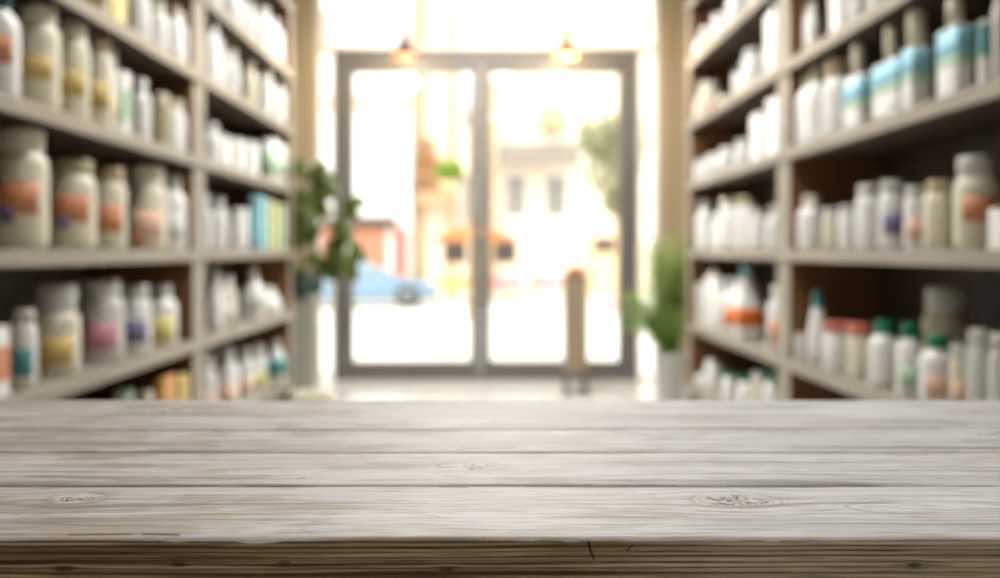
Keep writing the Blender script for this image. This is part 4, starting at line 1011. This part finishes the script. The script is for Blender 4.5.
# white block across the street, left
t = thing('white_building', 'white building with a pale terracotta band and an orange shop front, across the street', 'building', (0, 0, 0))
box('wall', (-8.0, -2.45, 32.0, 38.0, GZ, 11.5), M_WREN, t)
box('cornice_band', (-8.0, -2.45, 31.8, 31.999, 5.6, 6.0), M_PINK, t, bev=0.02)
box('shop_front', (-6.6, -3.25, 31.9, 31.999, GZ, 1.75), M_ORNG, t, bev=0.01)
box('shop_window', (-4.35, -3.75, 31.84, 31.899, 0.0, 1.0), M_GWIN, t, bev=0.01)
box('shop_fascia', (-6.6, -2.9, 31.7, 31.899, 1.76, 2.10), M_SGN, t, bev=0.01)
box('red_pilaster', (-2.95, -2.60, 31.75, 31.999, GZ, 1.75), M_RED, t, bev=0.02)
windows(t, (-6.9, -5.3), (7.2,), 0.8, 1.6, 32.0)

# cream block with balcony, middle
t = thing('cream_building', 'cream building with tan pilasters and a planted balcony, across the street', 'building', (0, 0, 0))
box('wall', (-2.44, 0.35, 33.0, 38.0, GZ, 11.0), M_CREAM, t)
for xx in (-2.2, -1.15, 0.1):
    box('pilaster', (xx - 0.13, xx + 0.13, 32.85, 32.999, GZ, 11.0), M_TAN, t, bev=0.02)
windows(t, (-0.55,), (1.9, 5.0), 0.8, 1.7, 33.0)
box('balcony_slab', (-2.4, -1.1, 32.2, 32.999, 2.55, 2.68), M_TAN, t, bev=0.01)
bm = bmesh.new()
add_tube(bm, [(-2.38, 32.25, 3.5), (-1.12, 32.25, 3.5)], 0.025, 6)
for i in range(12): add_tube(bm, [(-2.38 + i * 1.26 / 11, 32.25, 2.68), (-2.38 + i * 1.26 / 11, 32.25, 3.5)], 0.012, 5)
build('balcony_railing', bm, M_TAN, t)

# pale block with grey awning, right
t = thing('pale_shop_building', 'pale building with a wide grey awning over shop windows, across the street', 'building', (0, 0, 0))
box('wall', (0.36, 8.0, 33.5, 38.0, GZ, 10.5), M_CREAM, t)
bm = bmesh.new()
vs_ = [bm.verts.new(q) for q in ((0.4, 33.49, 4.6), (3.0, 33.49, 4.6), (3.0, 32.1, 4.05), (0.4, 32.1, 4.05), (0.4, 33.49, 4.5), (3.0, 33.49, 4.5), (3.0, 32.1, 3.8), (0.4, 32.1, 3.8))]
for q in ((0, 1, 2, 3), (4, 7, 6, 5), (3, 2, 6, 7), (0, 3, 7, 4), (1, 5, 6, 2), (0, 4, 5, 1)): bm.faces.new([vs_[i] for i in q])
build('awning', bm, M_GREY, t)
windows(t, (0.95, 2.3), (2.1,), 0.8, 1.5, 33.5)
box('side_wing', (3.45, 4.6, 32.6, 33.499, GZ, 1.5), M_STONE, t, bev=0.02)
box('sign_board', (3.5, 4.5, 32.45, 32.599, 1.0, 1.45), M_SGN, t, bev=0.01)
bm = bmesh.new(); add_lathe(bm, [(0, 0), (0.3, 0.05), (0.42, 0.4), (0.3, 0.85), (0.1, 1.0), (0, 1.02)], 16, c=(2.15, 33.1, 4.9))
add_box(bm, 2.1, 2.2, 33.1, 33.499, 5.2, 5.28)
build('wall_lantern', bm, M_TAN, t)

# flower boxes on the balcony
M_LG = leaf_mat('pale_outdoor_leaf', (128, 132, 96), (168, 168, 128), 0.6)
M_LG2 = leaf_mat('fresh_green_leaf', (110, 142, 40), (160, 186, 80), 0.6)
M_FLW = mat('orange_flowers', (226, 140, 82), 0.8)
def leaf_cloud(bm, c, rad, n, rng, size=0.12, mi=0, fl=0):
    for i in range(n):
        d = Vector((rng.gauss(0, 1), rng.gauss(0, 1), rng.gauss(0, 1))).normalized() * (rng.random() ** 0.4)
        p = Vector(c) + Vector((d.x * rad[0], d.y * rad[1], d.z * rad[2]))
        a = Vector((rng.uniform(-1, 1), rng.uniform(-1, 1), rng.uniform(-1, 1))).normalized()
        b = a.orthogonal().normalized()
        s = size * rng.uniform(0.6, 1.3)
        f = bm.faces.new([bm.verts.new(q) for q in (p - a * s, p + b * s * 0.45, p + a * s, p - b * s * 0.45)])
        f.material_index = 1 if fl and i % fl == 0 else mi
rng = random.Random(3)
t = thing('balcony_planter', 'trough of orange flowers and trailing greenery on the cream balcony', 'planter', (-1.78, 32.5, 2.681))
bm = bmesh.new(); add_box(bm, -0.5, 0.5, -0.15, 0.15, 0, 0.3, bev=0.02); build('trough', bm, M_TAN, t)
bm = bmesh.new()
leaf_cloud(bm, (0, 0, 0.75), (0.55, 0.25, 0.6), 260, rng, 0.12, 0, 2); leaf_cloud(bm, (-0.15, 0, 1.5), (0.3, 0.2, 0.6), 120, rng, 0.12, 0, 2)
build('foliage', bm, [M_LG, M_FLW], t)

# street lamp with a hanging basket
M_LAMP = mat('tan_lamp_post_paint', (196, 170, 136), 0.6)
t = thing('street_lamp', 'slim tan street lamp with a bracket arm, behind the middle of the doors', 'street lamp', (-0.36, 22.2, GZ))
bm = bmesh.new(); add_lathe(bm, [(0, 0), (0.12, 0), (0.12, 0.1), (0.06, 0.3), (0.045, 4.6), (0, 4.62)], 14); build('pole', bm, M_LAMP, t)
bm = bmesh.new(); add_tube(bm, [(0, 0, 3.75), (-0.25, 0, 3.88), (-0.47, 0, 3.80)], 0.022, 6); build('arm', bm, M_LAMP, t)
bm = bmesh.new(); add_lathe(bm, [(0, 4.6), (0.12, 4.65), (0.2, 4.95), (0.14, 5.2), (0, 5.3)], 14); build('lantern', bm, M_WREN, t)
t = thing('hanging_basket', 'round basket of fresh green plants hanging from the street lamp', 'hanging basket', (-0.83, 22.2, GZ + 2.75))
bm = bmesh.new(); add_lathe(bm, [(0, 0), (0.12, 0.02), (0.22, 0.14), (0.26, 0.28), (0.22, 0.28), (0, 0.22)], 18); build('basket', bm, M_TAN, t)
bm = bmesh.new()
for q in (-1, 1): add_tube(bm, [(q * 0.24, 0, 0.28), (0, 0, 1.03)], 0.008, 5)
build('chain', bm, M_LAMP, t)
bm = bmesh.new(); leaf_cloud(bm, (0, 0, 0.48), (0.32, 0.28, 0.3), 320, rng, 0.09); build('foliage', bm, M_LG2, t)

# tree on the right
t = thing('street_tree', 'pale green leafy tree seen through the right-hand door', 'tree', (3.0, 23.0, GZ))
bm = bmesh.new(); add_tube(bm, [(0, 0, 0), (0.03, 0, 1.5), (-0.05, 0, 2.6), (0.0, 0, 3.6)], 0.10, 10, r1=0.04)
add_tube(bm, [(-0.03, 0, 2.3), (-0.35, 0.1, 3.1), (-0.5, 0.1, 3.7)], 0.045, 7, r1=0.02)
build('trunk', bm, M_TAN, t)
bm = bmesh.new()
for c_, r_ in (((-0.1, 0, 3.3), (0.7, 0.6, 0.7)), ((-0.35, 0, 4.1), (0.6, 0.5, 0.6)), ((0.2, 0.1, 4.0), (0.6, 0.6, 0.8)), ((0.1, 0, 2.6), (0.45, 0.4, 0.4))):
    leaf_cloud(bm, c_, r_, 420, rng, 0.10)
build('crown', bm, M_LG, t)

# low blue car parked across the street
def loft_x(bm, secs, mi=0):
    """sections along x: (x, halfwidth, zlow, zhigh)"""
    rings = []
    for (x, hw_, z0, z1) in secs:
        r = min(0.1, (z1 - z0) * 0.35)
        pts = [(-hw_ + 0.02, z0), (hw_ - 0.02, z0), (hw_, z0 + r), (hw_, z1 - r), (hw_ - r, z1), (-hw_ + r, z1), (-hw_, z1 - r), (-hw_, z0 + r)]
        rings.append([bm.verts.new((x, p, q)) for p, q in pts])
    for a, b in zip(rings, rings[1:]):
        for i in range(8):
            f = bm.faces.new((a[i], a[(i + 1) % 8], b[(i + 1) % 8], b[i])); f.smooth = True; f.material_index = mi
    bm.faces.new(rings[0]); bm.faces.new(rings[-1][::-1])
M_CAR = mat('sky_blue_car_paint', (110, 138, 160), 0.25, 0.0, vary=0.01, coat=0.6)
M_TYRE = mat('dark_tyre_rubber', (60, 60, 62), 0.8)
M_CWIN = mat('tinted_car_glass', (140, 158, 172), 0.1)
M_CHR = mat('pale_alloy', (120, 122, 126), 0.4, 0.3)
t = thing('parked_car', 'low sky blue car parked across the street, seen through the left-hand door', 'car', (-3.35, 26.6, GZ))
bm = bmesh.new()
loft_x(bm, [(-2.1, 0.70, 0.30, 0.62), (-2.0, 0.80, 0.22, 0.76), (-1.2, 0.86, 0.18, 0.84), (0.0, 0.88, 0.18, 0.84), (0.9, 0.86, 0.18, 0.80), (1.7, 0.82, 0.20, 0.68), (2.05, 0.70, 0.28, 0.52)])
build('body', bm, M_CAR, t)
bm = bmesh.new(); loft_x(bm, [(-1.5, 0.60, 0.80, 0.86), (-0.85, 0.66, 0.80, 1.17), (0.1, 0.67, 0.80, 1.20), (0.95, 0.62, 0.78, 0.84)]); build('cabin_glass', bm, M_CWIN, t)
bm = bmesh.new(); loft_x(bm, [(-0.95, 0.58, 1.14, 1.19), (-0.4, 0.62, 1.18, 1.235), (0.15, 0.60, 1.17, 1.225)]); build('roof', bm, M_CAR, t)
for wx in (-1.3, 1.3):
    for sy in (-0.80, 0.80):
        bm = bmesh.new(); add_lathe(bm, [(0, -0.09), (0.26, -0.09), (0.31, -0.06), (0.31, 0.06), (0.26, 0.09), (0, 0.09)], 24)
        bmesh.ops.rotate(bm, verts=bm.verts[:], cent=(0, 0, 0), matrix=Matrix.Rotation(PI / 2, 3, 'X'))
        wh = build('wheel', bm, M_TYRE, t, (wx, sy, 0.31))
        bm = bmesh.new(); add_lathe(bm, [(0, -0.1), (0.17, -0.1), (0.19, -0.08), (0.19, 0.08), (0.17, 0.1), (0, 0.1)], 18)
        bmesh.ops.rotate(bm, verts=bm.verts[:], cent=(0, 0, 0), matrix=Matrix.Rotation(PI / 2, 3, 'X'))
        build('hub_cap', bm, M_CHR, wh)
for sy in (-0.6, 0.6):
    bm = bmesh.new(); add_lathe(bm, [(0, -0.03), (0.07, -0.02), (0.08, 0), (0.05, 0.03), (0, 0.035)], 14, c=(1.97, sy, 0.52)); build('headlight', bm, M_WREN, t)

# cafe parasol with tables and chairs beneath
M_CAF = mat('dark_cafe_furniture', (72, 66, 64), 0.6)
M_YEL = mat('yellow_cafe_cloth', (240, 212, 130), 0.8)
M_PNK = mat('pink_cafe_cloth', (236, 158, 168), 0.8)
M_RDC = mat('red_cafe_cushion', (214, 92, 76), 0.8)
t = thing('cafe_parasol', 'ochre cafe parasol standing across the street behind the middle of the doors', 'parasol', (-0.40, 29.0, GZ))
bm = bmesh.new(); add_tube(bm, [(0, 0, 0), (0, 0, 2.3)], 0.03, 8); build('pole', bm, M_CAF, t)
bm = bmesh.new(); add_lathe(bm, [(0, 2.35), (0.5, 2.16), (1.12, 1.86), (1.12, 1.72), (1.10, 1.72), (1.09, 1.84), (0.5, 2.12), (0, 2.3)], 8); build('canopy', bm, M_OCH, t)
bm = bmesh.new(); add_lathe(bm, [(0, 0), (0.3, 0), (0.3, 0.06), (0.05, 0.1), (0, 0.1)], 16); build('base', bm, M_CAF, t)
def menu_board(x, y, lb):
    t = thing('menu_board', lb, 'sign', (x, y, GZ), 0, 'menu boards under the parasol')
    bm = bmesh.new(); add_box(bm, -0.34, 0.34, -0.02, 0.02, 1.12, 1.84, bev=0.008); build('board', bm, M_CAF, t)
    bm = bmesh.new(); frame_rect(bm, -0.37, 0.37, -0.03, 0.03, 1.09, 1.87, 0.04); build('frame', bm, M_TAN, t)
    for q in (-0.30, 0.30):
        bm = bmesh.new(); add_tube(bm, [(q, 0, 1.10), (q * 1.1, -0.12, 0.0)], 0.018, 6); build('leg', bm, M_TAN, t)
menu_board(-0.98, 30.6, 'dark board on legs left of the parasol pole, across the street')
menu_board(0.55, 30.6, 'dark board on legs right of the parasol pole, across the street')
def cafe_table(x, y, cloth, lb):
    t = thing('cafe_table', lb, 'table', (x, y, GZ), 0, 'cafe tables across the street')
    bm = bmesh.new(); add_lathe(bm, [(0, 0), (0.22, 0), (0.22, 0.03), (0.03, 0.06), (0.03, 0.72), (0, 0.72)], 16); build('pedestal', bm, M_CAF, t)
    bm = bmesh.new(); add_lathe(bm, [(0, 0.72), (0.40, 0.72), (0.40, 0.75), (0, 0.75)], 24); build('table_top', bm, M_CAF, t)
    bm = bmesh.new()
    rg = [(0.0, 0.757)] + [(0.41, 0.757), (0.42, 0.74), (0.44, 0.42), (0.432, 0.42), (0.41, 0.735), (0.405, 0.7525), (0, 0.7525)]
    add_lathe(bm, rg, 24)
    o = build('tablecloth', bm, cloth, None, (x, y, GZ))
    return o
tag(cafe_table(-0.98, 28.6, M_YEL, 'round cafe table under a yellow cloth, across the street'), 'yellow cloth draped over a round cafe table across the street', 'tablecloth')
tag(cafe_table(0.55, 28.6, M_PNK, 'round cafe table under a pink cloth, nearer the parasol pole'), 'pink cloth on the round cafe table left of the other pink one', 'tablecloth')
tag(cafe_table(1.75, 28.9, M_PNK, 'round cafe table under a pink cloth, farther from the parasol'), 'pink cloth on the cafe table farther from the parasol', 'tablecloth')
def chair_proto():
    t = thing('cafe_chair', '', 'chair', (0, 0, 0), 0, 'cafe chairs across the street')
    bm = bmesh.new(); add_box(bm, -0.22, 0.22, -0.22, 0.22, 0.44, 0.48, bev=0.01); build('seat', bm, M_RDC, t)
    bm = bmesh.new(); add_box(bm, -0.22, 0.22, 0.19, 0.225, 0.56, 0.98, bev=0.01); build('backrest', bm, M_CAF, t)
    for sx in (-0.2, 0.2):
        bm = bmesh.new(); add_tube(bm, [(sx, -0.2, 0), (sx, -0.19, 0.44)], 0.016, 6); build('leg', bm, M_CAF, t)
        bm = bmesh.new(); add_tube(bm, [(sx, 0.22, 0), (sx, 0.20, 0.5), (sx, 0.21, 0.95)], 0.016, 6); build('leg', bm, M_CAF, t)
    return t
def dup(root):
    r = root.copy(); COL.objects.link(r)
    for ch in list(root.children):
        c = ch.copy(); COL.objects.link(c); c.parent = r
    return r
ch0 = chair_proto()
for i, (x, y, rz, lb) in enumerate(((-1.68, 28.6, PI / 2, 'red-seated cafe chair left of the yellow-clothed table'), (-0.28, 28.2, -PI / 2, 'red-seated cafe chair between the yellow-clothed table and the parasol pole'),
                       (-0.12, 29.3, PI / 2, 'red-seated cafe chair just right of the parasol pole'), (1.15, 29.5, -PI / 2, 'red-seated cafe chair between the two pink-clothed tables'))):
    c = ch0 if i == 0 else dup(ch0)
    c.location = (x, y, GZ); c.rotation_euler = (0, 0, rz); c['label'] = lb
